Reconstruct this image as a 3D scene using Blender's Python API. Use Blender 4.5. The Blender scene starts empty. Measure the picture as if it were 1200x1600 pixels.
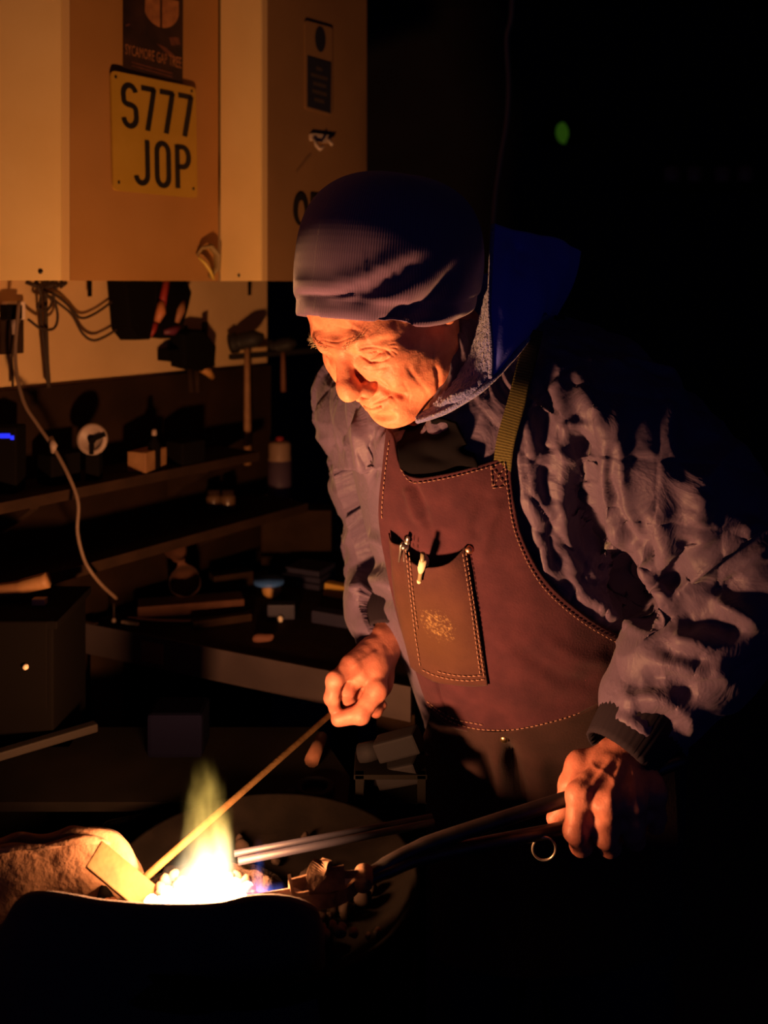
import bpy, bmesh, math, random
import numpy as np
from mathutils import Vector, Matrix

# ------------------------------------------------------------------ camera, world, exposure
scene = bpy.context.scene
COL = scene.collection
FPX, HOR, EYE = 1500.0, 445.0, 1.55          # focal length in pixels of the 1200x1600 frame, eye level row, eye height
cam_d = bpy.data.cameras.new('camera')
cam_d.sensor_fit = 'HORIZONTAL'
cam_d.sensor_width = 36.0
cam_d.lens = 36.0 * FPX / 1200.0
cam_d.shift_y = -(800.0 - HOR) / 1200.0
cam_d.clip_start = 0.02
cam_d.dof.use_dof = True
cam_d.dof.focus_distance = 1.14
cam_d.dof.aperture_fstop = 5.0
cam = bpy.data.objects.new('camera', cam_d)
cam.location = (0, 0, EYE)
cam.rotation_euler = (math.pi / 2, 0, 0)
COL.objects.link(cam)
scene.camera = cam
world = bpy.data.worlds.new('night')
scene.world = world
world.use_nodes = True
world.node_tree.nodes['Background'].inputs[0].default_value = (0.16, 0.22, 1.0, 1)
world.node_tree.nodes['Background'].inputs[1].default_value = 0.040
vs = scene.view_settings
vs.view_transform = 'Standard'
vs.look = 'None'
vs.exposure = 0.0
vs.gamma = 1.0
vs.use_curve_mapping = False
scene.cycles.max_bounces = 5
scene.cycles.diffuse_bounces = 3
scene.cycles.volume_bounces = 0
FIRE = (1.0, 0.42, 0.16)

rng = random.Random(7)
R3 = np.random.RandomState(5)

def at(px, py, d):
    return np.array(((px - 600.0) / FPX * d, d, EYE - (py - HOR) / FPX * d))

def proj(P):
    P = np.asarray(P, float)
    return np.stack((600 + FPX * P[..., 0] / P[..., 1], HOR - FPX * (P[..., 2] - EYE) / P[..., 1]), -1)

# ------------------------------------------------------------------ object helpers
def tag(o, label=None, cat=None, group=None, kind=None):
    if label: o['label'] = label
    if cat: o['category'] = cat
    if group: o['group'] = group
    if kind: o['kind'] = kind
    return o

def empty(name, loc, label=None, cat=None, group=None):
    o = bpy.data.objects.new(name, None)
    o.location = Vector(tuple(float(c) for c in loc))
    o.empty_display_size = 0.05
    COL.objects.link(o)
    bpy.context.view_layer.update()
    return tag(o, label, cat, group)

def link(name, me, mat=None, parent=None, smooth=True):
    o = bpy.data.objects.new(name, me)
    COL.objects.link(o)
    if mat is not None and not me.materials:
        me.materials.append(mat)
    if smooth and len(me.polygons):
        me.polygons.foreach_set('use_smooth', np.ones(len(me.polygons), bool))
    if parent is not None:
        # all meshes are written in world coordinates; keep them there under their parent
        o.parent = parent
        o.matrix_parent_inverse = world_of(parent).inverted()
    return o

def world_of(o):
    m = o.matrix_basis.copy()
    if o.parent is not None:
        m = world_of(o.parent) @ o.matrix_parent_inverse @ m
    return m

def mesh_from(name, V, Fc, attrs=None):
    me = bpy.data.meshes.new(name)
    V = np.asarray(V, dtype=np.float32)
    if isinstance(Fc, np.ndarray):
        n, k = Fc.shape
        me.vertices.add(len(V)); me.vertices.foreach_set('co', V.ravel())
        me.loops.add(n * k); me.loops.foreach_set('vertex_index', Fc.astype(np.int32).ravel())
        me.polygons.add(n)
        me.polygons.foreach_set('loop_start', (np.arange(n) * k).astype(np.int32))
        me.update(calc_edges=True)
    else:
        me.from_pydata([tuple(map(float, v)) for v in V], [], [tuple(map(int, f)) for f in Fc])
        me.update()
    if attrs:
        for k, a in attrs.items():
            a = np.asarray(a, np.float32)
            if a.ndim == 1:
                at_ = me.attributes.new(k, 'FLOAT', 'POINT'); at_.data.foreach_set('value', a)
            else:
                at_ = me.attributes.new(k, 'FLOAT_VECTOR', 'POINT'); at_.data.foreach_set('vector', a.ravel())
    return me

class MB:
    """collects simple solids, builds one mesh"""
    def __init__(s): s.V = []; s.F = []
    def add(s, V, Fc):
        o = len(s.V)
        s.V += [tuple(map(float, v)) for v in V]
        s.F += [tuple(int(i) + o for i in f) for f in Fc]
        return s
    def box(s, c, half, R=None, bev=0.0):
        c = np.asarray(c, float); R = np.eye(3) if R is None else np.asarray(R)
        h = np.asarray(half, float)
        if bev <= 0:
            V = [c + R @ (h * np.array(k)) for k in ((-1,-1,-1),(1,-1,-1),(1,1,-1),(-1,1,-1),(-1,-1,1),(1,-1,1),(1,1,1),(-1,1,1))]
            return s.add(V, [(0,3,2,1),(4,5,6,7),(0,1,5,4),(1,2,6,5),(2,3,7,6),(3,0,4,7)])
        bm = bmesh.new(); bmesh.ops.create_cube(bm, size=2)
        for v in bm.verts: v.co = Vector([v.co[i] * h[i] for i in range(3)])
        bmesh.ops.bevel(bm, geom=bm.edges[:], offset=bev, segments=2, profile=0.6, affect='EDGES')
        bm.verts.index_update()
        V = [c + R @ np.array(v.co) for v in bm.verts]; Fc = [[v.index for v in f.verts] for f in bm.faces]
        bm.free()
        return s.add(V, Fc)
    def tube(s, pts, rad, n=10, cap=True, flat=1.0):
        pts = [np.asarray(p, float) for p in pts]
        m = len(pts)
        rad = [rad] * m if np.isscalar(rad) else list(rad)
        T = [pts[min(i + 1, m - 1)] - pts[max(i - 1, 0)] for i in range(m)]
        T = [t / (np.linalg.norm(t) + 1e-12) for t in T]
        up = np.array((0, 0, 1.0)) if abs(T[0][2]) < 0.9 else np.array((1.0, 0, 0))
        V = []
        x = np.cross(up, T[0]); x /= np.linalg.norm(x)
        for i in range(m):
            x = x - T[i] * np.dot(x, T[i]); x /= np.linalg.norm(x) + 1e-12
            y = np.cross(T[i], x)
            for k in range(n):
                a = 2 * math.pi * k / n
                V.append(pts[i] + rad[i] * (math.cos(a) * x + flat * math.sin(a) * y))
        Fc = [(i * n + k, i * n + (k + 1) % n, (i + 1) * n + (k + 1) % n, (i + 1) * n + k) for i in range(m - 1) for k in range(n)]
        if cap:
            Fc += [tuple(range(n - 1, -1, -1)), tuple((m - 1) * n + k for k in range(n))]
        return s.add(V, Fc)
    def lathe(s, c, prof, n=24, axis=(0, 0, 1), xdir=None):
        c = np.asarray(c, float); z = np.asarray(axis, float); z /= np.linalg.norm(z)
        x = np.array((1.0, 0, 0)) if abs(z[0]) < 0.9 else np.array((0, 1.0, 0))
        x = x - z * np.dot(x, z); x /= np.linalg.norm(x); y = np.cross(z, x)
        V = []
        for r, h in prof:
            for k in range(n):
                a = 2 * math.pi * k / n
                V.append(c + z * h + max(r, 1e-5) * (math.cos(a) * x + math.sin(a) * y))
        m = len(prof)
        Fc = [(i * n + k, i * n + (k + 1) % n, (i + 1) * n + (k + 1) % n, (i + 1) * n + k) for i in range(m - 1) for k in range(n)]
        return s.add(V, Fc)
    def prism(s, poly, a, b):
        """poly: list of 2-vectors mapped by function a(p) and b(p) to 3-D"""
        n = len(poly)
        V = [a(p) for p in poly] + [b(p) for p in poly]
        Fc = [tuple(range(n - 1, -1, -1)), tuple(range(n, 2 * n))] + [(k, (k + 1) % n, n + (k + 1) % n, n + k) for k in range(n)]
        return s.add(V, Fc)
    def mesh(s, name):
        me = bpy.data.meshes.new(name)
        me.from_pydata(s.V, [], s.F); me.update()
        bm = bmesh.new(); bm.from_mesh(me)
        bmesh.ops.recalc_face_normals(bm, faces=bm.faces[:]); bm.to_mesh(me); bm.free()
        return me
    def build(s, name, mat, parent=None, smooth=False, auto=None):
        o = link(name, s.mesh(name), mat, parent, smooth)
        if auto and hasattr(o.data, 'set_sharp_from_angle'):
            o.data.polygons.foreach_set('use_smooth', np.ones(len(o.data.polygons), bool))
            o.data.set_sharp_from_angle(angle=math.radians(auto))
        return o

def catmull(pts, n=8):
    pts = np.asarray(pts, float)
    if len(pts) < 3:
        t = np.linspace(0, 1, n + 1)[:, None]
        return pts[0] * (1 - t) + pts[-1] * t
    P = np.vstack((2 * pts[0] - pts[1], pts, 2 * pts[-1] - pts[-2]))
    out = []
    for i in range(1, len(P) - 2):
        p0, p1, p2, p3 = P[i - 1], P[i], P[i + 1], P[i + 2]
        for t in np.linspace(0, 1, n, endpoint=False):
            out.append(0.5 * (2 * p1 + (p2 - p0) * t + (2 * p0 - 5 * p1 + 4 * p2 - p3) * t * t + (3 * p1 - p0 - 3 * p2 + p3) * t ** 3))
    out.append(P[-2])
    return np.array(out)

def resample(pts, n):
    pts = np.asarray(pts, float)
    L = np.r_[0, np.cumsum(np.linalg.norm(np.diff(pts, axis=0), axis=1))]
    t = np.linspace(0, L[-1], n)
    return np.stack([np.interp(t, L, pts[:, k]) for k in range(pts.shape[1])], -1)

# ------------------------------------------------------------------ noise
_perm = R3.rand(64, 64, 64).astype(np.float32) * 2 - 1
def noise(P, s=1.0, seed=0):
    P = np.asarray(P, float) * s + seed * 17.37 + 500.0
    i = np.floor(P).astype(int); f = P - i; f = f * f * (3 - 2 * f)
    r = 0
    for a in (0, 1):
        for b in (0, 1):
            for c in (0, 1):
                w = (f[..., 0] if a else 1 - f[..., 0]) * (f[..., 1] if b else 1 - f[..., 1]) * (f[..., 2] if c else 1 - f[..., 2])
                r = r + w * _perm[(i[..., 0] + a) % 64, (i[..., 1] + b) % 64, (i[..., 2] + c) % 64]
    return r

# ------------------------------------------------------------------ distance fields
def smin(a, b, k):
    if k <= 0: return np.minimum(a, b)
    h = np.clip(0.5 + 0.5 * (b - a) / k, 0, 1)
    return b + (a - b) * h - k * h * (1 - h)

def smax(a, b, k): return -smin(-a, -b, k)

def d_ell(P, c, r, R=None):
    q = P - np.asarray(c)
    if R is not None: q = q @ R            # rows of R.T are axes: R columns = local axes
    r = np.asarray(r, float)
    k0 = np.linalg.norm(q / r, axis=-1); k1 = np.linalg.norm(q / (r * r), axis=-1)
    return k0 * (k0 - 1) / np.maximum(k1, 1e-9)

def d_cone(P, a, b, ra, rb):
    a = np.asarray(a, float); b = np.asarray(b, float)
    ab = b - a
    t = np.clip(((P - a) @ ab) / max(ab @ ab, 1e-12), 0, 1)
    return np.linalg.norm(P - a - t[..., None] * ab, axis=-1) - (ra + (rb - ra) * t)

class Field:
    def __init__(s, lo, hi, h):
        s.lo = np.asarray(lo, float); s.h = h
        s.n = np.ceil((np.asarray(hi, float) - s.lo) / h).astype(int) + 1
        s.d = np.full(s.n, 1.0, np.float32)
    def _blk(s, lo, hi, m):
        a = np.clip(np.floor((np.asarray(lo) - m - s.lo) / s.h).astype(int), 0, s.n)
        b = np.clip(np.ceil((np.asarray(hi) + m - s.lo) / s.h).astype(int) + 1, 0, s.n)
        if np.any(b <= a): return None, None
        g = np.stack(np.meshgrid(*[s.lo[i] + s.h * np.arange(a[i], b[i]) for i in range(3)], indexing='ij'), -1)
        return tuple(slice(a[i], b[i]) for i in range(3)), g
    def _put(s, fn, lo, hi, k, sub):
        sl, g = s._blk(lo, hi, k + 3 * s.h)
        if sl is None: return s
        v = fn(g).astype(np.float32)
        s.d[sl] = smax(s.d[sl], -v, k) if sub else smin(s.d[sl], v, k)
        return s
    def ell(s, c, r, R=None, k=0.0, sub=False):
        m = np.max(r) if R is not None else np.asarray(r)
        c = np.asarray(c, float)
        return s._put(lambda P: d_ell(P, c, r, R), c - m, c + m, k, sub)
    def cone(s, a, b, ra, rb=None, k=0.0, sub=False):
        rb = ra if rb is None else rb
        a = np.asarray(a, float); b = np.asarray(b, float); m = max(ra, rb)
        return s._put(lambda P: d_cone(P, a, b, ra, rb), np.minimum(a, b) - m, np.maximum(a, b) + m, k, sub)
    def chain(s, pts, rad, k=0.0, sub=False, kj=None):
        rad = [rad] * len(pts) if np.isscalar(rad) else rad
        pts = [np.asarray(p, float) for p in pts]; m = max(rad)
        P0 = np.array(pts)
        def fn(P):
            v = None
            for i in range(len(pts) - 1):
                w = d_cone(P, pts[i], pts[i + 1], rad[i], rad[i + 1])
                v = w if v is None else (smin(v, w, kj) if kj else np.minimum(v, w))
            return v
        return s._put(fn, P0.min(0) - m, P0.max(0) + m, k, sub)
    def fn(s, f, lo, hi, k=0.0, sub=False):
        return s._put(f, lo, hi, k, sub)
    def mesh(s):
        d = s.d; h = s.h
        sg = d < 0
        c = np.zeros(np.array(d.shape) - 1, np.int8)
        for a in (0, 1):
            for b in (0, 1):
                for e in (0, 1):
                    c += sg[a:d.shape[0] - 1 + a, b:d.shape[1] - 1 + b, e:d.shape[2] - 1 + e]
        act = np.argwhere((c > 0) & (c < 8))
        idx = np.full(c.shape, -1, np.int32); idx[tuple(act.T)] = np.arange(len(act))
        pos = np.zeros((len(act), 3)); cnt = np.zeros(len(act))
        corners = np.array([(a, b, e) for a in (0, 1) for b in (0, 1) for e in (0, 1)])
        val = np.stack([d[tuple((act + k).T)] for k in corners], 1)
        for i in range(8):
            for j in range(i + 1, 8):
                if np.abs(corners[i] - corners[j]).sum() != 1: continue
                m = (val[:, i] < 0) != (val[:, j] < 0)
                t = val[:, i] / np.where(m, val[:, i] - val[:, j], 1)
                p = corners[i] + t[:, None] * (corners[j] - corners[i])
                pos[m] += p[m]; cnt[m] += 1
        V = s.lo + h * (act + pos / cnt[:, None])
        quads = []
        for ax in range(3):
            o = [k for k in range(3) if k != ax]
            sl0 = [slice(None)] * 3; sl1 = [slice(None)] * 3
            sl0[ax] = slice(0, -1); sl1[ax] = slice(1, None)
            A = sg[tuple(sl0)]; B = sg[tuple(sl1)]
            e = np.argwhere(A != B)
            ok = np.all(e[:, o] > 0, 1) & np.all(e[:, o] < np.array(d.shape)[o] - 1, 1)
            e = e[ok]
            flip = A[tuple(e.T)]
            u = np.zeros(3, int); u[o[0]] = 1; w = np.zeros(3, int); w[o[1]] = 1
            q = np.stack([idx[tuple((e - u - w).T)], idx[tuple((e - w).T)], idx[tuple(e.T)], idx[tuple((e - u).T)]], 1)
            if ax == 1: flip = ~flip
            q[~flip] = q[~flip][:, ::-1]
            quads.append(q)
        return V, np.vstack(quads)

def vnormals(V, Fc):
    n = np.zeros_like(V)
    a, b = V[Fc[:, 2]] - V[Fc[:, 0]], V[Fc[:, -1]] - V[Fc[:, 1]]
    fn = np.cross(a, b)
    for k in range(Fc.shape[1]):
        for c in range(3): n[:, c] += np.bincount(Fc[:, k], fn[:, c], len(V))
    return n / (np.linalg.norm(n, axis=1, keepdims=True) + 1e-12)

def relax(V, Fc, it=1, lam=0.5):
    e = np.vstack([Fc[:, [k, (k + 1) % Fc.shape[1]]] for k in range(Fc.shape[1])])
    for _ in range(it):
        s = np.zeros_like(V); c = np.zeros(len(V))
        for a, b in ((0, 1), (1, 0)):
            c += np.bincount(e[:, a], minlength=len(V))
            for j in range(3): s[:, j] += np.bincount(e[:, a], V[e[:, b], j], len(V))
        V = V + lam * (s / np.maximum(c, 1)[:, None] - V)
    return V

def subdiv(V, Fc, levels=1):
    """split every quad in four and round off"""
    for _ in range(levels):
        n = len(V)
        e = np.sort(np.vstack([Fc[:, [k, (k + 1) % 4]] for k in range(4)]), 1)
        key = e[:, 0].astype(np.int64) * n + e[:, 1]
        uq, inv = np.unique(key, return_inverse=True)
        em = 0.5 * (V[uq // n] + V[uq % n]); fc = V[Fc].mean(1)
        m = len(Fc); E = (inv + n).reshape(4, m); C = np.arange(m) + n + len(uq)
        V = np.vstack((V, em, fc))
        Fc = np.vstack([np.stack((Fc[:, k], E[k], C, E[(k - 1) % 4]), 1) for k in range(4)])
        V = relax(V, Fc, 1, 0.5)
    return V, Fc

def snap(V, N, px, S=None, vis=None):
    """3-D points on the surface seen at the given frame positions"""
    if S is None:
        S = proj(V); vis = (N * (V - np.array((0, 0, EYE)))).sum(1) < 0
    px = np.asarray(px, float)
    lo, hi = px.min(0) - 30, px.max(0) + 30
    sub = np.where((S[:, 0] > lo[0]) & (S[:, 0] < hi[0]) & (S[:, 1] > lo[1]) & (S[:, 1] < hi[1]))[0]
    if not len(sub): sub = np.arange(len(V))
    S_, v_, V_ = S[sub], vis[sub], V[sub]
    out = []
    for p in px:
        r = np.hypot(S_[:, 0] - p[0], S_[:, 1] - p[1])
        r = np.where(v_, r, r + 60)
        m = r.min(); c = np.where(r < m + 4)[0]
        out.append(V_[c[np.argmin(V_[c, 1])]])
    return np.array(out)

def seg_dist(V, pts):
    best = np.full(len(V), 9.0); bt = np.zeros(len(V))
    n = len(pts) - 1
    for i in range(n):
        a, b = pts[i], pts[i + 1]; ab = b - a
        t = np.clip(((V - a) @ ab) / max(ab @ ab, 1e-12), 0, 1)
        dd = np.linalg.norm(V - a - t[:, None] * ab, axis=1)
        m = dd < best
        best[m] = dd[m]; bt[m] = ((i + t) / n)[m]
    return best, bt

def strokes(V, Fc, lst, taper=True):
    """sculpt creases and ridges: (amount, width, [(px,py),...])"""
    N = vnormals(V, Fc)
    S = proj(V); vis = (N * (V - np.array((0, 0, EYE)))).sum(1) < 0
    disp = np.zeros(len(V))
    for amt, wid, px in lst:
        c = catmull(px, 6)
        pts = snap(V, N, resample(c, max(4, int(len(c) * 0.8))), S, vis)
        pts[1:-1] = 0.25 * pts[:-2] + 0.5 * pts[1:-1] + 0.25 * pts[2:]
        lo, hi = pts.min(0) - 3 * wid, pts.max(0) + 3 * wid
        m = np.where(np.all((V > lo) & (V < hi), 1))[0]
        if not len(m): continue
        dd, t = seg_dist(V[m], pts)
        g = np.exp(-(dd / wid) ** 2)
        if taper: g = g * np.clip(np.minimum(t, 1 - t) * 5 + 0.25, 0, 1)
        disp[m] += amt * g
    return V + N * disp[:, None]

# ------------------------------------------------------------------ materials
def mat(name, base, rough=0.6, metal=0.0, spec=0.4, var=0.0, vscale=20.0, base2=None, bump=0.0, bscale=200.0, bdist=0.002, emit=None, estr=0.0, sheen=0.0, sss=0.0, coat=0.0, detail=4.0, attr=None):
    m = bpy.data.materials.new(name); m.use_nodes = True
    nt = m.node_tree; b = nt.nodes['Principled BSDF']
    b.inputs['Roughness'].default_value = rough
    b.inputs['Metallic'].default_value = metal
    b.inputs['Specular IOR Level'].default_value = spec
    b.inputs['Base Color'].default_value = (*base, 1)
    if sheen:
        b.inputs['Sheen Weight'].default_value = sheen
        b.inputs['Sheen Roughness'].default_value = 0.5
    if sss:
        b.inputs['Subsurface Weight'].default_value = sss
        b.inputs['Subsurface Radius'].default_value = (1.0, 0.35, 0.2)
        b.inputs['Subsurface Scale'].default_value = 0.004
    if coat: b.inputs['Coat Weight'].default_value = coat
    if emit:
        b.inputs['Emission Color'].default_value = (*emit, 1)
        b.inputs['Emission Strength'].default_value = estr
    tc = nt.nodes.new('ShaderNodeTexCoord')
    if base2 is not None:
        n = nt.nodes.new('ShaderNodeTexNoise'); n.inputs['Scale'].default_value = vscale; n.inputs['Detail'].default_value = detail
        nt.links.new(tc.outputs['Object'], n.inputs['Vector'])
        r = nt.nodes.new('ShaderNodeValToRGB')
        r.color_ramp.elements[0].position = 0.35; r.color_ramp.elements[1].position = 0.68
        r.color_ramp.elements[0].color = (*base, 1); r.color_ramp.elements[1].color = (*base2, 1)
        nt.links.new(n.outputs['Fac'], r.inputs['Fac'])
        nt.links.new(r.outputs['Color'], b.inputs['Base Color'])
    if bump:
        n2 = nt.nodes.new('ShaderNodeTexNoise'); n2.inputs['Scale'].default_value = bscale; n2.inputs['Detail'].default_value = 3
        nt.links.new(tc.outputs['Object'], n2.inputs['Vector'])
        bp = nt.nodes.new('ShaderNodeBump'); bp.inputs['Strength'].default_value = bump; bp.inputs['Distance'].default_value = bdist
        nt.links.new(n2.outputs['Fac'], bp.inputs['Height'])
        nt.links.new(bp.outputs['Normal'], b.inputs['Normal'])
    return m

def nodes_of(m):
    nt = m.node_tree
    return nt, nt.nodes, nt.links, nt.nodes['Principled BSDF']
# ================================================================== the workshop shell
WD = np.array((0.6, 0.8, 0.0)); WN = np.array((0.8, -0.6, 0.0))      # the long wall runs away to the right
W0 = np.array((-0.5, 1.9, 0.0))
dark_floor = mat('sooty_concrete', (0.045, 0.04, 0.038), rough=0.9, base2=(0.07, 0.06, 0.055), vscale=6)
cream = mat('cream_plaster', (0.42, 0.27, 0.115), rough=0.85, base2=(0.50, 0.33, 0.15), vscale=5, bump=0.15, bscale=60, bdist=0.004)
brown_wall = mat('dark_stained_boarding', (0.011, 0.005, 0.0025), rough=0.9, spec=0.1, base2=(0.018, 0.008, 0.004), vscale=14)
black_wall = mat('blackened_wall', (0.020, 0.016, 0.014), rough=0.95, base2=(0.028, 0.022, 0.02), vscale=4)
def wallslab(name, a, b, z0, z1, t, m):
    """upright slab from plan point a to b, thickness t towards -WN"""
    a = np.asarray(a, float); b = np.asarray(b, float)
    n = np.array((b[1] - a[1], -(b[0] - a[0]))); n /= np.linalg.norm(n)
    poly = [a, b, b - n * t, a - n * t]
    o = MB().prism(poly, lambda p: (p[0], p[1], z0), lambda p: (p[0], p[1], z1)).build(name, m)
    o['kind'] = 'structure'
    return o
o = MB().box((0.3, 1.6, -0.05), (3.0, 3.2, 0.05)).build('floor', dark_floor); o['kind'] = 'structure'
o = MB().box((0.3, 1.6, 2.75), (3.0, 3.2, 0.05)).build('ceiling', black_wall); o['kind'] = 'structure'
wa, wb = W0 - WD * 1.5, W0 + WD * 0.385
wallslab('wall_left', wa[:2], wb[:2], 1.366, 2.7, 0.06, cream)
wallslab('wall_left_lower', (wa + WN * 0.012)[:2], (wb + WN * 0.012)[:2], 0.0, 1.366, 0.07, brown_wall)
wallslab('wall_back', (-1.6, 4.0), (3.2, 4.0), 0.0, 2.7, 0.08, black_wall)
wallslab('wall_right', (3.2, 4.0), (3.2, 0.6), 0.0, 2.7, 0.08, black_wall)

# ---------------------------------------------------------------- wall cupboards
side_white = mat('white_melamine', (0.80, 0.56, 0.21), rough=0.6, base2=(0.86, 0.62, 0.25), vscale=7)
front_tan = mat('tan_painted_board', (0.345, 0.165, 0.040), rough=0.6, base2=(0.395, 0.195, 0.052), vscale=6)
front_tan2 = mat('brown_painted_board', (0.20, 0.105, 0.038), rough=0.65, base2=(0.235, 0.125, 0.047), vscale=6)
edge_tan = mat('edge_banding', (0.62, 0.40, 0.16), rough=0.5)
CB = 1.557                                                     # underside of the cupboards
def ray2(px, a, d):
    """plan point on the line a + t d seen at column px"""
    k = (px - 600) / FPX
    t = (k * a[1] - a[0]) / (d[0] - k * d[1])
    return np.array((a[0] + d[0] * t, a[1] + d[1] * t))
def cupboard(name, label, front_l, front_r, side_back, mfront, mside, z1=2.62):
    """plan: side panel from side_back to front_l, front from front_l to front_r"""
    root = empty(name, (*front_l, CB), label, 'cupboard')
    fl, fr, sb = map(np.asarray, (front_l, front_r, side_back))
    n = np.array((WN[0], WN[1])); t = 0.016
    back = fr - n * 0.17
    MB().prism([fl - n * t, fr - n * t, back, sb], lambda p: (p[0], p[1], CB + 0.004), lambda p: (p[0], p[1], z1)).build('carcass', mside, root)
    sd = (sb - fl) / np.linalg.norm(sb - fl); sn = np.array((sd[1], -sd[0]))
    if sn @ (-fl) < 0: sn = -sn
    MB().prism([fl + sn * 0.004, sb + sn * 0.004, sb, fl], lambda p: (p[0], p[1], CB), lambda p: (p[0], p[1], z1)).build('side_panel', mside, root)
    MB().prism([fl + (fr - fl) * 0.045, fr, fr - n * t, fl + (fr - fl) * 0.045 - n * t], lambda p: (p[0], p[1], CB), lambda p: (p[0], p[1], z1)).build('door', mfront, root)
    MB().prism([fl, fl + (fr - fl) * 0.042, fl + (fr - fl) * 0.042 - n * t, fl - n * t], lambda p: (p[0], p[1], CB), lambda p: (p[0], p[1], z1)).build('edge_strip', edge_tan, root)
    return root
A1 = np.array(((97 - 600) / FPX * 1.555, 1.555))
A2 = ray2(341, A1, WD[:2])
S1 = np.array(((-260 - 600) / FPX * 1.62, 1.62))
cup1 = cupboard('wall_cupboard', 'tan wall cupboard carrying the yellow number plate', A1, A2, S1, front_tan, side_white)
B1 = np.array(((410 - 600) / FPX * 1.765, 1.765)); B2 = ray2(573, B1, WD[:2])
SB2 = np.array(((347 - 600) / FPX * 1.835, 1.835))
cup2 = cupboard('wall_cupboard', 'brown wall cupboard carrying the round and square safety signs', B1, B2, SB2, front_tan2, side_white)
# screws along the lower edge
screw_mat = mat('dark_screw', (0.03, 0.025, 0.02), rough=0.4, metal=0.8)
def on_face(px, py, a, lift=0.0):
    q = ray2(px, a, WD[:2]); P = at(px, py, q[1])
    return P + WN * lift
def on_side(px, py, a, b, lift=0.0):
    d = np.asarray(b) - np.asarray(a); q = ray2(px, a, d); return at(px, py, q[1]) + np.array((0, -1, 0)) * lift
q = on_side(65, 424, A1, S1, 0.004)
MB().lathe(q, [(0.0001, 0.002), (0.0035, 0.0015), (0.0045, 0.0)], 14, (0, -1, 0)).build('screw', screw_mat, cup1, True)
q = on_side(375, 430, B1, SB2, 0.004)
MB().lathe(q, [(0.0001, 0.002), (0.003, 0.0015), (0.004, 0.0)], 14, (0, -1, 0)).build('screw', screw_mat, cup2, True)

# ---------------------------------------------------------------- plates, posters and signs on the cupboards
def face_quad(mb, pts, a, lift, thick):
    """flat plate whose corners are seen at pts on the cupboard face through a"""
    P = [on_face(x, y, a, lift) for x, y in pts]; n = len(P)
    mb.add(P + [p - WN * thick for p in P], [tuple(range(n)), tuple(range(2 * n - 1, n - 1, -1))] + [(k, k + n, (k + 1) % n + n, (k + 1) % n) for k in range(n)])
    return mb
def rounded(pts, r=5, n=4):
    out = []; m = len(pts); pts = [np.array(p, float) for p in pts]
    for i in range(m):
        p, a, b = pts[i], pts[i - 1], pts[(i + 1) % m]
        u = (a - p) / np.linalg.norm(a - p) * r; v = (b - p) / np.linalg.norm(b - p) * r
        for t in np.linspace(0, 1, n): out.append(tuple((1 - t) ** 2 * (p + u) + 2 * t * (1 - t) * p + t * t * (p + v)))
    return out
plate_y = mat('yellow_plate_reflective', (0.41, 0.235, 0.022), rough=0.5, base2=(0.45, 0.26, 0.03), vscale=20)
ink = mat('black_ink', (0.012, 0.010, 0.010), rough=0.5)
PL = [(168, 111), (300, 138), (303, 310), (172, 298)]
plate = empty('number_plate', on_face(235, 305, A1), 'yellow number plate reading S777 JOP on the tan cupboard', 'number plate')
face_quad(MB(), rounded(PL, 7), A1, 0.010, 0.004).build('plate', plate_y, plate)
def bil(u, v, Q=PL):
    Q = [np.array(q, float) for q in Q]
    return (1 - u) * (1 - v) * Q[0] + u * (1 - v) * Q[1] + u * v * Q[2] + (1 - u) * v * Q[3]
def plate_stroke(mb, uv, w, a=A1, lift=0.0112, Q=PL, aspect=1.4):
    """a painted stroke: ribbon through plate coordinates"""
    c = np.array(uv, float)
    T = np.gradient(c, axis=0); T[:, 1] *= aspect; nn = np.stack((-T[:, 1], T[:, 0]), 1); nn /= np.linalg.norm(nn, axis=1, keepdims=True) + 1e-9; nn[:, 1] /= aspect
    L = [on_face(*bil(*(p + n * w), Q), a, lift) for p, n in zip(c, nn)]; Rr = [on_face(*bil(*(p - n * w), Q), a, lift) for p, n in zip(c, nn)]
    m = len(c)
    mb.add(L + Rr, [(i, i + 1, m + i + 1, m + i) for i in range(m - 1)])
def arc(cx, cy, rx, ry, a0, a1, n=12): return [(cx + rx * math.cos(math.radians(t)), cy + ry * math.sin(math.radians(t))) for t in np.linspace(a0, a1, n)]
def glyph(ch, x, y, w, h):
    if ch == 'S': 
        return [arc(x + w / 2, y + h * .25, w * .46, h * .21, -20, -200, 14) + [(x + w * .06, y + h * .32)] + arc(x + w * .5, y + h * .38, w * .44, h * .1, 165, 95, 6) + arc(x + w * .5, y + h * .60, w * .44, h * .12, -85, -15, 6) + arc(x + w / 2, y + h * .75, w * .46, h * .21, -5, 170, 14)]
    if ch == '7': return [[(x, y + .04 * h), (x + w, y + .04 * h)], [(x + w * .93, y + .02 * h), (x + w * .72, y + .45 * h), (x + w * .42, y + h)]]
    if ch == 'J': return [[(x + w * .85, y), (x + w * .85, y + h * .7)] + arc(x + w * .43, y + h * .78, w * .42, h * .19, 0, 170, 12)]
    if ch == 'O': return [arc(x + w / 2, y + h / 2 - h * .28, w * .42, h * .2, -180, 0, 12) + arc(x + w / 2, y + h / 2 + h * .28, w * .42, h * .2, 0, 180, 12) + [(x + w * .08, y + h * .22)]]
    if ch == 'P': return [[(x + w * .1, y), (x + w * .1, y + h)], [(x + w * .1, y + h * .04), (x + w * .5, y + h * .04)] + arc(x + w * .5, y + h * .27, w * .42, h * .23, -90, 90, 12) + [(x + w * .1, y + h * .5)]]
    return []
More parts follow.
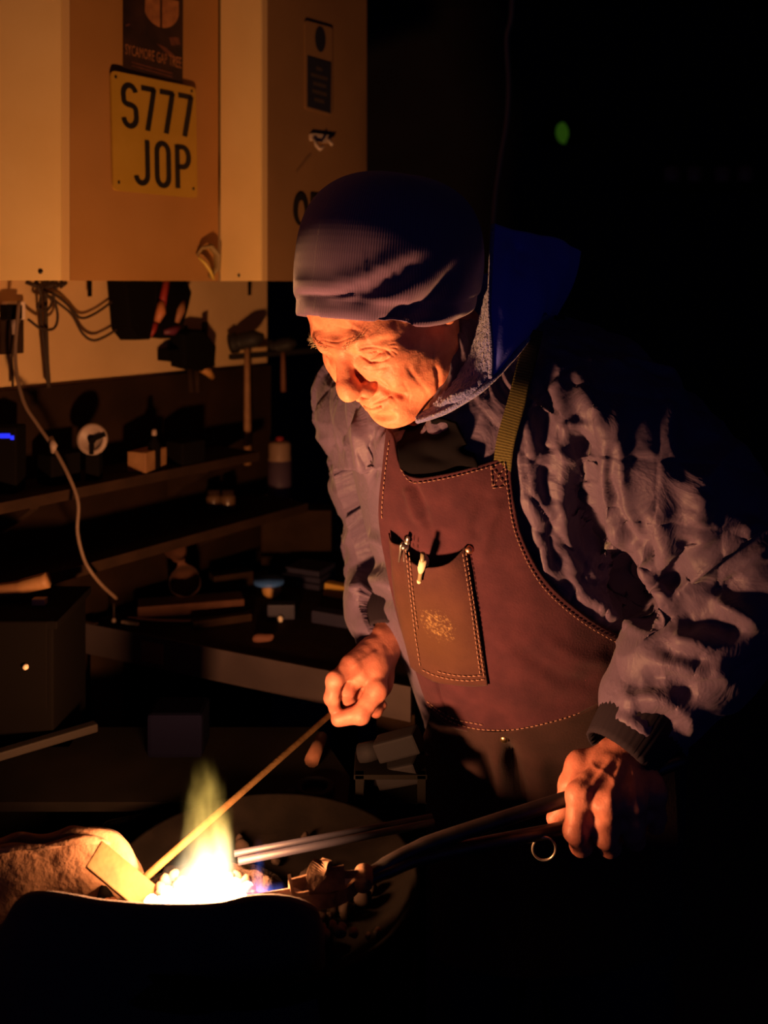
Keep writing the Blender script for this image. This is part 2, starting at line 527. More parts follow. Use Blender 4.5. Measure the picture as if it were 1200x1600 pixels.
def letters(txt, x0, y0, w, h, gap, lw, parent, a=A1, lift=0.0112, Q=PL, m=ink, name='character', asp=1.4):
    x = x0
    for ch in txt:
        if ch != ' ':
            b = MB()
            for st in glyph(ch, x, y0, w, h): plate_stroke(b, st, lw, a, lift, Q, asp)
            b.build(name, m, parent)
        x += w + gap
letters('S777', 0.125, 0.085, 0.165, 0.375, 0.055, 0.030, plate)
letters('JOP', 0.265, 0.545, 0.165, 0.385, 0.075, 0.030, plate)
for u_, v_ in ((0.05, 0.05), (0.95, 0.04), (0.06, 0.93), (0.95, 0.92)):
    MB().lathe(on_face(*bil(u_, v_), A1, 0.0105), [(0.0001, 0.0016), (0.002, 0.0012), (0.0028, 0)], 10, WN).build('screw', screw_mat, plate, True)
# gig poster above it
paper_dark = mat('dark_poster_print', (0.020, 0.011, 0.008), rough=0.5, base2=(0.045, 0.020, 0.011), vscale=26)
print_orange = mat('orange_print', (0.42, 0.17, 0.055), rough=0.5, base2=(0.26, 0.10, 0.035), vscale=60)
print_red = mat('dull_red_print', (0.16, 0.055, 0.028), rough=0.5, base2=(0.09, 0.03, 0.018), vscale=70)
PO = [(190, -62), (284, -45), (283, 131), (190, 106)]
poster = empty('poster', on_face(236, 118, A1), 'dark gig poster with orange moon above the number plate', 'poster')
face_quad(MB(), PO, A1, 0.0045, 0.001).build('sheet', paper_dark, poster)
def flat_poly(pts, m, parent, name, a=A1, lift=0.0052, Q=None):
    P = [on_face(*(bil(*p, Q) if Q is not None else p), a, lift) for p in pts]
    o = link(name, mesh_from(name, np.array(P), [tuple(range(len(P)))]), m, parent, False); return o
# the moon and its black window bars
for u0, u1, v0, v1 in ((0.36, 0.61, 0.28, 0.52), (0.645, 0.92, 0.28, 0.52)):
    pts = []
    for t in np.linspace(0, 1, 9):
        pts.append((u0 + (u1 - u0) * t, v0))
    for t in np.linspace(0, 1, 14):
        u_ = u1 + (u0 - u1) * t; k = (u_ - 0.63) / 0.30
        pts.append((u_, 0.36 + 0.19 * math.sqrt(max(0.0, 1 - k * k))))
    flat_poly(pts, print_orange, poster, 'moon_half', Q=PO)
flat_poly([(0.55, 0.70), (0.72, 0.72), (0.93, 0.80), (0.95, 0.835), (0.8, 0.80)], print_red, poster, 'streak', Q=PO)
flat_poly([(0.76, 0.62), (0.92, 0.60), (0.95, 0.66), (0.8, 0.69)], print_red, poster, 'streak', Q=PO)
flat_poly([(0.03, 0.60), (0.10, 0.575), (0.11, 0.595), (0.04, 0.615)], print_red, poster, 'streak', Q=PO)
# lettering row
rl = random.Random(3)
def text_on(txt, u0, u1, v0, v1, Q, a_, lift, m, parent, name):
    cu = bpy.data.curves.new('t', 'FONT'); cu.body = txt; cu.resolution_u = 2
    to = bpy.data.objects.new('t', cu); COL.objects.link(to)
    ev = to.evaluated_get(bpy.context.evaluated_depsgraph_get()); em = ev.to_mesh()
    P = np.array([v.co[:2] for v in em.vertices]); Fc = [tuple(p.vertices) for p in em.polygons]
    ev.to_mesh_clear(); bpy.data.objects.remove(to); bpy.data.curves.remove(cu)
    lo, hi = P.min(0), P.max(0); T = (P - lo) / (hi - lo)
    V = np.array([on_face(*bil(u0 + (u1 - u0) * t[0], v1 + (v0 - v1) * t[1], Q), a_, lift) for t in T])
    return link(name, mesh_from(name, V, Fc), m, parent, False)
text_on('SYCAMORE GAP TREE', 0.03, 0.97, 0.775, 0.872, PO, A1, 0.0053, print_orange, poster, 'title_lettering')
for v0 in (0.925, 0.955):
    flat_poly([(0.14, v0), (0.82, v0 + 0.006), (0.82, v0 + 0.018), (0.14, v0 + 0.012)], print_red, poster, 'small_print', Q=PO)
# signs on the second cupboard
sign_paper = mat('tan_sign_board', (0.225, 0.12, 0.045), rough=0.65)
sign_black = mat('navy_sign_print', (0.018, 0.018, 0.028), rough=0.5)
sign_txt = mat('sign_lettering', (0.07, 0.045, 0.025), rough=0.6)
SG = [(474, 32), (517, 44), (517, 182), (474, 170)]
sign = empty('safety_sign', on_face(496, 175, B1), 'safety sign with round pictogram over a dark text panel', 'sign')
face_quad(MB(), rounded(SG, 4), B1, 0.0042, 0.002).build('board', sign_paper, sign)
flat_poly([(497.5 + 8.5 * math.cos(t) , 62 + 20 * math.sin(t) + 2 * math.cos(t)) for t in np.linspace(0, 2 * math.pi, 28, endpoint=False)], sign_black, sign, 'pictogram', B1, 0.0050)
flat_poly([(477, 87), (515, 98), (514, 178), (477, 167)], sign_black, sign, 'text_panel', B1, 0.0050)
TQ = [(477, 87), (515, 98), (514, 178), (477, 167)]
for k, (u0, u1) in enumerate(((0.38, 0.62), (0.16, 0.84), (0.25, 0.78), (0.22, 0.82), (0.3, 0.72))):
    v0 = 0.16 + k * 0.155
    x = u0
    while x < u1:
        w = rl.uniform(0.06, 0.11); flat_poly([(x, v0), (min(x + w, u1), v0), (min(x + w, u1), v0 + 0.07), (x, v0 + 0.07)], sign_txt, sign, 'letter_block', B1, 0.0054, TQ); x += w + 0.025
# white hook and round badge lettering
white_pl = mat('white_plastic', (0.42, 0.33, 0.24), rough=0.4)
hook = empty('wall_hook', on_face(497, 235, B1), 'small white plastic hook on the brown cupboard', 'hook')
face_quad(MB(), rounded([(483, 208), (513, 212), (513, 224), (483, 220)], 3), B1, 0.006, 0.006).build('back_plate', white_pl, hook)
MB().tube([on_face(487, 216, B1, 0.006), on_face(487, 228, B1, 0.012), on_face(489, 235, B1, 0.018), on_face(492, 230, B1, 0.022)], 0.0035, 8).build('prong', white_pl, hook, True)
MB().tube([on_face(509, 216, B1, 0.006), on_face(509, 224, B1, 0.012), on_face(510, 228, B1, 0.016)], 0.0035, 8).build('prong', white_pl, hook, True)
sc_ = flat_poly([(462, 268), (478, 246), (484, 240), (486, 243), (470, 262), (463, 270)], mat('scrape_mark', (0.16, 0.085, 0.035), rough=0.7), cup2, 'scrape', B1, 0.0012)
OQ = [(450, 296), (520, 308), (520, 350), (450, 352)]
badge = empty('lettered_badge', on_face(480, 350, B1), 'black lettering beginning with a round O beside the beanie', 'lettering')
b = MB()
ring_o = [(468 + 12 * math.cos(t), 327 + 26 * math.sin(t)) for t in np.linspace(0, 2 * math.pi, 32, endpoint=False)]
ring_i = [(469 + 5 * math.cos(t), 330 + 17 * math.sin(t)) for t in np.linspace(0, 2 * math.pi, 32, endpoint=False)]
P = [on_face(*p, B1, 0.003) for p in ring_o + ring_i]
b.add(P, [(k, (k + 1) % 32, 32 + (k + 1) % 32, 32 + k) for k in range(32)]).build('round_letter', ink, badge)
flat_poly(ring_i, sign_paper, badge, 'letter_centre', B1, 0.0028)
flat_poly([(483, 302), (487, 302), (487, 345), (483, 345)], ink, badge, 'upright_stroke', B1, 0.003)
flat_poly([(487, 302), (503, 304), (503, 311), (487, 309)], ink, badge, 'upright_stroke', B1, 0.003)
# yellow glove clipped to the bottom corner
glove_m = mat('yellow_rubber', (0.55, 0.40, 0.07), rough=0.5)
gl = empty('rubber_strap', on_face(318, 435, A1, 0.01), 'yellow rubber strap curled over the tan cupboard corner', 'strap')
MB().tube([on_face(*p, A1, l) for p, l in (((304, 400), .006), ((308, 388), .012), ((318, 385), .018), ((328, 398), .020), ((330, 418), .016), ((322, 434), .010))], [0.004, 0.008, 0.010, 0.011, 0.010, 0.006], 12, True, 0.5).build('band', mat('olive_rubber', (0.22, 0.15, 0.05), rough=0.6), gl, True)
MB().tube([on_face(*p, A1, l) for p, l in (((301, 402), .016), ((308, 412), .022), ((315, 424), .024), ((322, 436), .02))], [0.004, 0.0055, 0.005, 0.004], 10, True, 0.6).build('loop', glove_m, gl, True)
# ================================================================== the blacksmith
def unit(v):
    v = np.asarray(v, float); return v / np.linalg.norm(v)
Z3 = np.array((0, 0, 1.0))
BF = unit((-0.62, -0.785, 0))                    # where his chest faces
BL = np.cross(Z3, BF)                            # his left
CH = np.array((0.145, 1.315, 1.30))              # chest
PE = np.array((0.255, 1.455, 0.88))              # pelvis
AX = unit(CH - PE)                               # spine
BFt = unit(BF - AX * (BF @ AX))
RT = np.stack((BL, BFt, AX), 1)                  # torso frame: left, front, up
def tor(l, f, a, base=CH): return base + BL * l + BFt * f + AX * a

SL, EL, WL = tor(0.185, -0.015, 0.085), at(1165, 890, 1.17), at(1016, 1106, 1.14)     # left arm (nearer the camera)
SR, ER, WR = tor(-0.185, -0.01, 0.075), at(612, 880, 1.50), at(605, 985, 1.375)        # right arm

def torso_d(P, off=0.0):
    d = d_ell(P, tor(0, 0.0, 0.02), (0.205, 0.150, 0.22), RT)
    d = smin(d, d_ell(P, tor(0, 0.02, -0.20), (0.195, 0.158, 0.24), RT), 0.08)
    d = smin(d, d_ell(P, tor(0, 0.0, -0.43), (0.200, 0.160, 0.22), RT), 0.08)
    return d - off

# ---------------------------------------------------------------- head
HY, HP, HR = math.radians(39), math.radians(38), math.radians(5)
_fh = np.array((-math.sin(HY), -math.cos(HY), 0))
_F = _fh * math.cos(HP) - Z3 * math.sin(HP); _U = Z3 * math.cos(HP) + _fh * math.sin(HP); _L = np.cross(_U, _F)
HRm = np.stack((_L * math.cos(HR) + _U * math.sin(HR), -_F, -_L * math.sin(HR) + _U * math.cos(HR)), 1)
HO = np.array((0.0005, 1.186, 1.5255))
def head_w(p): return HO + np.asarray(p, float) @ HRm.T
def head_l(P): return (np.asarray(P, float) - HO) @ HRm

def make_head():
    f = Field((-0.09, -0.15, -0.20), (0.09, 0.125, 0.125), 0.0017)
    f.ell((0, 0.016, 0.034), (0.076, 0.097, 0.084))
    f.ell((0, -0.042, 0.038), (0.062, 0.046, 0.05), k=0.03)
    f.ell((0, -0.030, -0.032), (0.062, 0.058, 0.080), k=0.035)
    for s in (-1, 1):
        f.cone((s * 0.052, 0.005, -0.070), (s * 0.016, -0.070, -0.104), 0.018, 0.016, k=0.032)
        f.ell((s * 0.048, -0.030, -0.066), (0.020, 0.036, 0.034), k=0.03)                # jowl
        f.ell((s * 0.047, -0.062, -0.024), (0.019, 0.022, 0.016), k=0.024)               # cheekbone
        f.ell((s * 0.036, -0.076, -0.046), (0.018, 0.016, 0.020), k=0.022)               # cheek
    f.ell((0, -0.080, -0.106), (0.024, 0.017, 0.016), k=0.018)                            # chin
    f.ell((0, -0.078, -0.074), (0.030, 0.022, 0.024), k=0.022)                            # muzzle
    f.cone((0, 0.035, -0.03), (0.0, 0.075, -0.19), 0.058, 0.062, k=0.03)                  # neck
    f.cone((0.050, 0.02, -0.05), (0.016, -0.005, -0.19), 0.014, 0.014, k=0.02)
    f.cone((0, -0.055, -0.102), (0, 0.0, -0.19), 0.02, 0.03, k=0.03)                      # throat
    for s in (-1, 1):
        f.chain([(s * 0.010, -0.090, 0.013), (s * 0.030, -0.088, 0.021), (s * 0.052, -0.066, 0.014)], [0.010, 0.0095, 0.009], k=0.016)   # brow
        f.ell((s * 0.032, -0.102, -0.002), (0.016, 0.0135, 0.0105), k=0.013, sub=True)     # socket
        f.ell((s * 0.0315, -0.0745, -0.003), (0.0165, 0.0150, 0.0135), k=0.004)           # lidded eye
        f.chain([(s * 0.013, -0.0895, 0.005), (s * 0.030, -0.0935, 0.0095), (s * 0.048, -0.080, 0.003), (s * 0.056, -0.067, -0.008)], [0.004, 0.0058, 0.0055, 0.004], k=0.006)   # hooded lid
        f.chain([(s * 0.018, -0.0875, -0.012), (s * 0.032, -0.089, -0.0175), (s * 0.048, -0.078, -0.013)], [0.003, 0.0048, 0.0035], k=0.006)   # eye bag
        f.chain([(s * 0.016, -0.0905, -0.0065), (s * 0.030, -0.0925, -0.0105), (s * 0.045, -0.083, -0.007)], 0.0013, k=0.002, sub=True)     # closed lid line
        f.chain([(s * 0.017, -0.0905, 0.0015), (s * 0.030, -0.0925, 0.0035), (s * 0.044, -0.085, -0.0015)], 0.0011, k=0.002, sub=True)      # lid crease
    for s in (-1, 1):
        f.ell((s * 0.0185, -0.0865, -0.022), (0.012, 0.013, 0.020), k=0.014)             # beside the nose
    # nose
    f.chain([(0, -0.091, 0.010), (0, -0.104, -0.008), (0, -0.115, -0.026)], [0.0085, 0.0090, 0.0108], k=0.013)
    f.ell((0, -0.1165, -0.0370), (0.0132, 0.0135, 0.0130), k=0.010)
    for s in (-1, 1):
        f.ell((s * 0.0135, -0.1015, -0.0475), (0.0082, 0.0125, 0.0092), k=0.006)
        f.ell((s * 0.0080, -0.1075, -0.0555), (0.0042, 0.0068, 0.0055), k=0.003, sub=True)
        f.chain([(s * 0.0235, -0.0945, -0.0455), (s * 0.030, -0.0905, -0.060), (s * 0.037, -0.080, -0.077)], 0.0022, k=0.009, sub=True)    # nasolabial fold
    f.cone((0, -0.110, -0.0545), (0, -0.100, -0.0605), 0.0048, 0.0045, k=0.005)           # columella
    # mouth
    up = [(-0.026, -0.0815, -0.0755), (-0.012, -0.0965, -0.0715), (0, -0.0995, -0.0725), (0.012, -0.0965, -0.0715), (0.026, -0.0815, -0.0755)]
    lo = [(-0.024, -0.0815, -0.0785), (-0.011, -0.0955, -0.0815), (0, -0.0985, -0.0822), (0.011, -0.0955, -0.0815), (0.024, -0.0815, -0.0785)]
    mo = [(-0.028, -0.083, -0.0775), (-0.012, -0.1005, -0.0762), (0, -0.104, -0.0768), (0.012, -0.1005, -0.0762), (0.028, -0.083, -0.0775)]
    f.chain(up, [0.003, 0.0042, 0.0042, 0.0042, 0.003], k=0.006)
    f.chain(lo, [0.0035, 0.0050, 0.0055, 0.0050, 0.0035], k=0.006)
    f.chain(mo, 0.0014, k=0.0022, sub=True)
    f.cone((-0.014, -0.098, -0.0955), (0.014, -0.098, -0.0955), 0.004, k=0.010, sub=True)  # under the lip
    for s in (-1, 1):                                                                      # ears, under the hat
        f.ell((s * 0.078, 0.012, -0.012), (0.008, 0.018, 0.030), k=0.01)
    V, Fc = f.mesh()
    keep = V[:, 2] > -0.195
    V = relax(V, Fc, 1, 0.35)
    N = vnormals(V, Fc)
    V = V + N * (noise(V, 60, 1) * 0.0009 + noise(V, 160, 2) * 0.00035)[:, None]
    return V, Fc

def make_hand(wrist, arm, fingers, thumb, palm_r=0.0145, web=0.30):
    P = np.array([p for c in fingers + [thumb] for p, r in c] + [wrist, arm])
    f = Field(P.min(0) - 0.04, P.max(0) + 0.04, 0.0016)
    f.cone(arm, wrist, 0.028, 0.025)
    for i, c in enumerate(fingers):
        K = c[0][0]
        f.cone(wrist + 0.25 * (K - wrist), K, 0.017, palm_r - 0.0015 * (i == 3), k=0.014)
    for i in range(len(fingers) - 1):
        f.cone(0.55 * wrist + 0.45 * fingers[i][0][0], fingers[i + 1][0][0] * 0.9 + wrist * 0.1, 0.015, 0.0125, k=0.012)
    for i in range(len(fingers) - 1):                                                       # back of the hand
        for t in (0.45, 0.65, 0.85):
            f.cone(wrist + t * (fingers[i][0][0] - wrist), wrist + t * (fingers[i + 1][0][0] - wrist), 0.0135, 0.0135, k=0.008)
    for i in range(len(fingers) - 1):                                                       # webs
        (k0, _), (p0, _) = fingers[i][:2]; (k1, _), (p1, _) = fingers[i + 1][:2]
        f.cone(k0 + web * (p0 - k0), k1 + web * (p1 - k1), 0.0085, 0.0085, k=0.006)
    f.cone(wrist + 0.15 * (thumb[0][0] - wrist), thumb[0][0], 0.018, thumb[0][1], k=0.015)
    f.cone(thumb[0][0], 0.5 * (fingers[0][0][0] + thumb[1][0]), 0.012, 0.008, k=0.014)
    for c in fingers + [thumb]:
        f.chain([p for p, r in c], [r for p, r in c], k=0.005, kj=0.004)
        for p, r in c[:-1]:
            f.ell(p, (r * 1.08,) * 3, k=0.004)                                              # knuckles
    V, Fc = f.mesh()
    V = relax(V, Fc, 1, 0.4)
    N = vnormals(V, Fc)
    V = V + N * (noise(V, 90, 3) * 0.0008)[:, None]
    return V, Fc

LF = [
    [(at(907, 1243, 1.052), .0142), (at(900, 1298, 1.044), .0130), (at(908, 1319, 1.066), .0114), (at(924, 1312, 1.088), .0085)],
    [(at(948, 1256, 1.042), .0144), (at(946, 1305, 1.045), .0128), (at(952, 1321, 1.068), .0112), (at(962, 1312, 1.090), .0085)],
    [(at(988, 1254, 1.048), .0138), (at(988, 1298, 1.055), .0120), (at(991, 1311, 1.078), .0105), (at(996, 1302, 1.098), .008)],
    [(at(1022, 1240, 1.066), .0126), (at(1025, 1276, 1.076), .0106), (at(1024, 1288, 1.094), .0094), (at(1022, 1280, 1.110), .0072)]]
LT = [(at(908, 1200, 1.105), .0165), (at(893, 1228, 1.098), .0138), (at(882, 1258, 1.098), .0114), (at(866, 1279, 1.096), .0090)]
RF = [
    [(at(549, 1040, 1.292), .0125), (at(523, 1063, 1.268), .0108), (at(519, 1090, 1.270), .0096), (at(523, 1107, 1.278), .0082)],
    [(at(564, 1050, 1.308), .0122), (at(541, 1080, 1.285), .0105), (at(547, 1100, 1.296), .0094), (at(560, 1094, 1.316), .0082)],
    [(at(580, 1062, 1.328), .0118), (at(562, 1092, 1.306), .0102), (at(568, 1107, 1.316), .0090), (at(580, 1100, 1.330), .008)],
    [(at(596, 1074, 1.346), .0108), (at(582, 1100, 1.330), .0090), (at(588, 1110, 1.336), .0080), (at(596, 1102, 1.344), .0072)]]
RTh = [(at(588, 1040, 1.312), .0165), (at(588, 1078, 1.286), .0140), (at(564, 1116, 1.270), .0118), (at(529, 1123, 1.272), .0098)]

parts = []
V, Fc = make_head()
V, Fc = subdiv(head_w(V), Fc, 1)
V = strokes(V, Fc, [
    (0.00149, 0.0050, [(563, 554), (580, 558), (600, 556)]),
    (-0.00161, 0.0017, [(558, 557), (570, 564), (583, 569), (596, 568), (607, 561)]),
    (-0.00124, 0.0018, [(554, 552), (568, 548), (585, 547), (604, 552), (612, 560)]),
    (0.00136, 0.0050, [(545, 546), (560, 538), (585, 531), (606, 528)]),
    (-0.00074, 0.0020, [(562, 575), (582, 582), (604, 576)]),
    (-0.00056, 0.0011, [(609, 540), (623, 537)]), (-0.00056, 0.0011, [(611, 546), (626, 545)]), (-0.00056, 0.0011, [(609, 552), (625, 555)]),
    (-0.00149, 0.0030, [(584, 590), (598, 601), (614, 616), (624, 632)]),
    (-0.00161, 0.0017, [(578, 635), (588, 632), (600, 628), (612, 622), (619, 619)]),
    (0.00099, 0.0040, [(585, 642), (598, 638), (612, 631)]),
    (-0.00112, 0.0032, [(592, 650), (606, 645), (624, 641)]),
    (-0.00112, 0.0032, [(640, 576), (652, 592), (664, 610), (672, 626)]),
    (-0.00074, 0.0022, [(632, 600), (640, 618), (642, 634)]),
    (-0.00279, 0.0042, [(684, 570), (690, 595), (688, 618), (682, 634)]),
    (-0.00056, 0.0012, [(498, 532), (520, 534), (545, 531)]), (-0.00056, 0.0012, [(500, 540), (520, 543)]),
    (-0.00062, 0.0014, [(536, 540), (534, 550)]), (-0.00062, 0.0014, [(543, 541), (542, 550)]),
])
parts.append((V, Fc))
hl = make_hand(at(984, 1172, 1.110), at(1015, 1125, 1.135), LF, LT, web=0.72)
hr = make_hand(at(603, 1000, 1.355), at(615, 965, 1.395), RF, RTh)
# the body under the clothes
f = Field((-0.12, 0.98, 0.04), (0.52, 1.75, 1.50), 0.009)
def core(P):
    return torso_d(P, -0.03)
f.fn(core, tor(0, 0, -0.2) - 0.5, tor(0, 0, -0.2) + 0.5)
NK = head_w((0, 0.06, -0.13))
f.cone(tor(0, -0.02, 0.14), NK, 0.06, 0.055, k=0.04)
for S, E, W in ((SL, EL, WL), (SR, ER, WR)):
    f.cone(tor(0, -0.01, 0.10), S, 0.06, 0.055, k=0.04)
    f.chain([S, E, W], [0.048, 0.040, 0.028], k=0.03)
HIPS = []
for s in (-1, 1):
    hip = PE + BL * (0.095 * s) + np.array((0, 0, -0.04))
    knee = hip + BF * (0.07) + np.array((0, 0, -0.40)) + BL * 0.02 * s
    ank = knee - BF * 0.05 + np.array((0, 0, -0.36)) + BL * 0.02 * s
    HIPS.append((hip, knee, ank))
    f.chain([hip, knee, ank], [0.085, 0.058, 0.04], k=0.05)
    f.cone(ank + np.array((0, 0, -0.02)), ank + BF * 0.13 + np.array((0, 0, -0.035)), 0.034, 0.028, k=0.03)
Vb, Fb = f.mesh()
def join(lst):
    VV, FF, o = [], [], 0
    for v, q in lst:
        VV.append(v); FF.append(q + o); o += len(v)
    return np.vstack(VV), np.vstack(FF)
hl = (strokes(hl[0], hl[1], [
    (0.0022, 0.0040, [(958, 1180), (935, 1212), (910, 1244)]),
    (0.0020, 0.0040, [(972, 1185), (962, 1220), (949, 1256)]),
    (0.0018, 0.0040, [(990, 1190), (992, 1220), (988, 1254)]),
    (-0.0010, 0.006, [(950, 1205), (938, 1235), (928, 1262)]),
    (-0.0010, 0.006, [(978, 1205), (974, 1235), (968, 1265)]),
    (0.0008, 0.0022, [(922, 1185), (935, 1200), (955, 1208), (965, 1230)]),
]), hl[1])
hr = (strokes(hr[0], hr[1], [
    (-0.0015, 0.0025, [(556, 1062), (540, 1080), (533, 1092)]),
    (0.0016, 0.003, [(590, 1012), (570, 1028), (552, 1042)]),
]), hr[1])
Vall, Fall = join(parts + [hl, hr, (Vb, Fb)])

# skin
skin = mat('weathered_skin', (0.60, 0.345, 0.25), rough=0.52, spec=0.35, sss=0.12)
nt, nd, lk, bs = nodes_of(skin)
tc = nd.new('ShaderNodeTexCoord')
n1 = nd.new('ShaderNodeTexNoise'); n1.inputs['Scale'].default_value = 55; n1.inputs['Detail'].default_value = 5; n1.inputs['Roughness'].default_value = 0.6
lk.new(tc.outputs['Object'], n1.inputs['Vector'])
rp = nd.new('ShaderNodeValToRGB')
rp.color_ramp.elements[0].position = 0.3; rp.color_ramp.elements[1].position = 0.7
rp.color_ramp.elements[0].color = (0.66, 0.21, 0.125, 1); rp.color_ramp.elements[1].color = (0.84, 0.345, 0.20, 1)
lk.new(n1.outputs['Fac'], rp.inputs['Fac']); lk.new(rp.outputs['Color'], bs.inputs['Base Color'])
n2 = nd.new('ShaderNodeTexNoise'); n2.inputs['Scale'].default_value = 420; n2.inputs['Detail'].default_value = 4
lk.new(tc.outputs['Object'], n2.inputs['Vector'])
bp = nd.new('ShaderNodeBump'); bp.inputs['Strength'].default_value = 0.35; bp.inputs['Distance'].default_value = 0.0012
lk.new(n2.outputs['Fac'], bp.inputs['Height']); lk.new(bp.outputs['Normal'], bs.inputs['Normal'])

ground = np.array((PE[0], PE[1], 0.0))
hand_skin = skin.copy(); hand_skin.name = 'fire_dimmed_hand_skin'  # darker copy of the skin; its colour holds back the close firelight
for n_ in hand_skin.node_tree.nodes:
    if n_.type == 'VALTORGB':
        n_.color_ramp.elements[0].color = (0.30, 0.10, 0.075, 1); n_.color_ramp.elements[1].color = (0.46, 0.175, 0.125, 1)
me_p = mesh_from('person', Vall, Fall)
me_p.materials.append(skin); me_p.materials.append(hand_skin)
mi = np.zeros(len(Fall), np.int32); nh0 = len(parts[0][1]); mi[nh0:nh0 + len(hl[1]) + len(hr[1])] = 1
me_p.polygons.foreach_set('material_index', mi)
person = link('person', me_p)
tag(person, 'man in dark beanie, quilted jacket and leather apron bending over the fire', 'person')

# ---------------------------------------------------------------- jacket
jacket_mat = mat('navy_quilted_nylon', (0.088, 0.064, 0.120), rough=0.54, spec=0.2, sheen=0.1, base2=(0.112, 0.080, 0.145), vscale=9, bump=0.25, bscale=260, bdist=0.0012)
nt, nd, lk, bs = nodes_of(jacket_mat)
tcj = nd.new('ShaderNodeTexCoord')
nj = nd.new('ShaderNodeTexNoise'); nj.inputs['Scale'].default_value = 15; nj.inputs['Detail'].default_value = 3; nj.inputs['Roughness'].default_value = 0.55; nj.inputs['Distortion'].default_value = 1.8
lk.new(tcj.outputs['Object'], nj.inputs['Vector'])
ab = nd.new('ShaderNodeMath'); ab.operation = 'SUBTRACT'; lk.new(nj.outputs['Fac'], ab.inputs[0]); ab.inputs[1].default_value = 0.5
ab2 = nd.new('ShaderNodeMath'); ab2.operation = 'ABSOLUTE'; lk.new(ab.outputs[0], ab2.inputs[0])
bj = nd.new('ShaderNodeBump'); bj.inputs['Strength'].default_value = 0.22; bj.inputs['Distance'].default_value = 0.020; bj.invert = True
lk.new(ab2.outputs[0], bj.inputs['Height'])
prev = bs.inputs['Normal'].links[0].from_node
lk.new(bj.outputs['Normal'], prev.inputs['Normal'])
f = Field((-0.16, 0.93, 0.74), (0.60, 1.68, 1.50), 0.0052)
f.fn(lambda P: torso_d(P, 0.004), tor(0, 0, -0.17) - 0.47, tor(0, 0, -0.17) + 0.47)
f.cone(tor(0.0, -0.03, 0.15), SL, 0.075, 0.085, k=0.05)
f.cone(tor(0.0, -0.03, 0.15), SR, 0.075, 0.075, k=0.05)
f.chain([SL, EL * 0.5 + SL * 0.5, EL], [0.086, 0.084, 0.080], k=0.018, kj=0.03)
f.chain([EL, EL * 0.45 + WL * 0.55, WL], [0.078, 0.068, 0.054], k=0.03, kj=0.03)
f.chain([SR, 0.5 * (SR + ER), ER], [0.072, 0.066, 0.060], k=0.04, kj=0.03)
f.chain([ER, ER * 0.4 + WR * 0.6, WR], [0.060, 0.052, 0.036], k=0.03, kj=0.03)
f.ell(NK + np.array((0.0, 0.0, -0.055)), (0.088, 0.088, 0.055), k=0.03)                        # collar
f.cone(NK + BFt * 0.07 - Z3 * 0.03, NK + unit(head_w((0, 0, 0.1)) - NK) * 0.1, 0.055, 0.06, k=0.02, sub=True)
f.fn(lambda P: (P - tor(0, 0, -0.42)) @ AX, (-0.2, 0.9, 0.7), (0.7, 1.75, 1.05), 0.004, True)
Vj, Fj = f.mesh()
Vj, Fj = subdiv(Vj, Fj, 1)
Nj = vnormals(Vj, Fj)
# quilting runs in the torso frame on the body and along the arm on the sleeves
q = (Vj - CH) @ RT
ang = np.arctan2(q[:, 0], q[:, 1] + 0.02) * 0.19
u, v = ang, q[:, 2]
sp = 0.062
def gro(t): 
    t = (t / sp) - np.floor(t / sp); t = np.minimum(t, 1 - t) * sp
    return t
def seam(u, v):
    a = gro(u * 0.80 + v * 0.60); b = gro(u * 0.80 - v * 0.60)
    puff = np.sqrt(np.clip(np.minimum(a, b) / (sp * 0.5), 0, 1))
    return puff
def arm_uv(V, A, B):
    ax = unit(B - A); r = V - A; t = r @ ax
    x = unit(np.cross(ax, (0, 1, 0))); y = np.cross(ax, x)
    return np.arctan2(r @ y, r @ x) * 0.075, t
dtor = torso_d(Vj, 0.004)
onb = np.clip(1 - dtor / 0.02, 0, 1)
dL = np.minimum(d_cone(Vj, SL, EL, 0.0, 0.0), d_cone(Vj, EL, WL, 0, 0)); dR = np.minimum(d_cone(Vj, SR, ER, 0, 0), d_cone(Vj, ER, WR, 0, 0))
uL, vL = arm_uv(Vj, SL, EL); uR, vR = arm_uv(Vj, SR, ER)
qa = np.where(dL < dR, seam(uL, vL), seam(uR, vR))
disp = 0.006 * (onb * seam(u, v) + (1 - onb) * qa)
# cloth creases: stretched, ridged noise
def ridged(P, s, seed): return 1 - np.abs(noise(P, s, seed)) * 2.2
loc = np.stack((u * 30, v * 7, q[:, 1] * 8), -1)
warp = noise(Vj, 14, 21)[:, None] * np.array((1.6, 0.6, 0.6))
disp += onb * (0.0062 * np.clip(ridged(loc + warp, 1.0, 4), -0.6, 1) + 0.003 * ridged(loc * 2.1 + warp * 2, 1.0, 5))
la = np.where((dL < dR)[:, None], np.stack((uL * 16, vL * 15, uL * 0), -1), np.stack((uR * 16, vR * 15, uR * 0), -1))
disp += (1 - onb) * (0.0075 * np.clip(ridged(la + warp * 0.8, 1.0, 6), -0.7, 1) + 0.003 * ridged(la * 2.2 + warp, 1.0, 7))
Vj = Vj + Nj * disp[:, None]
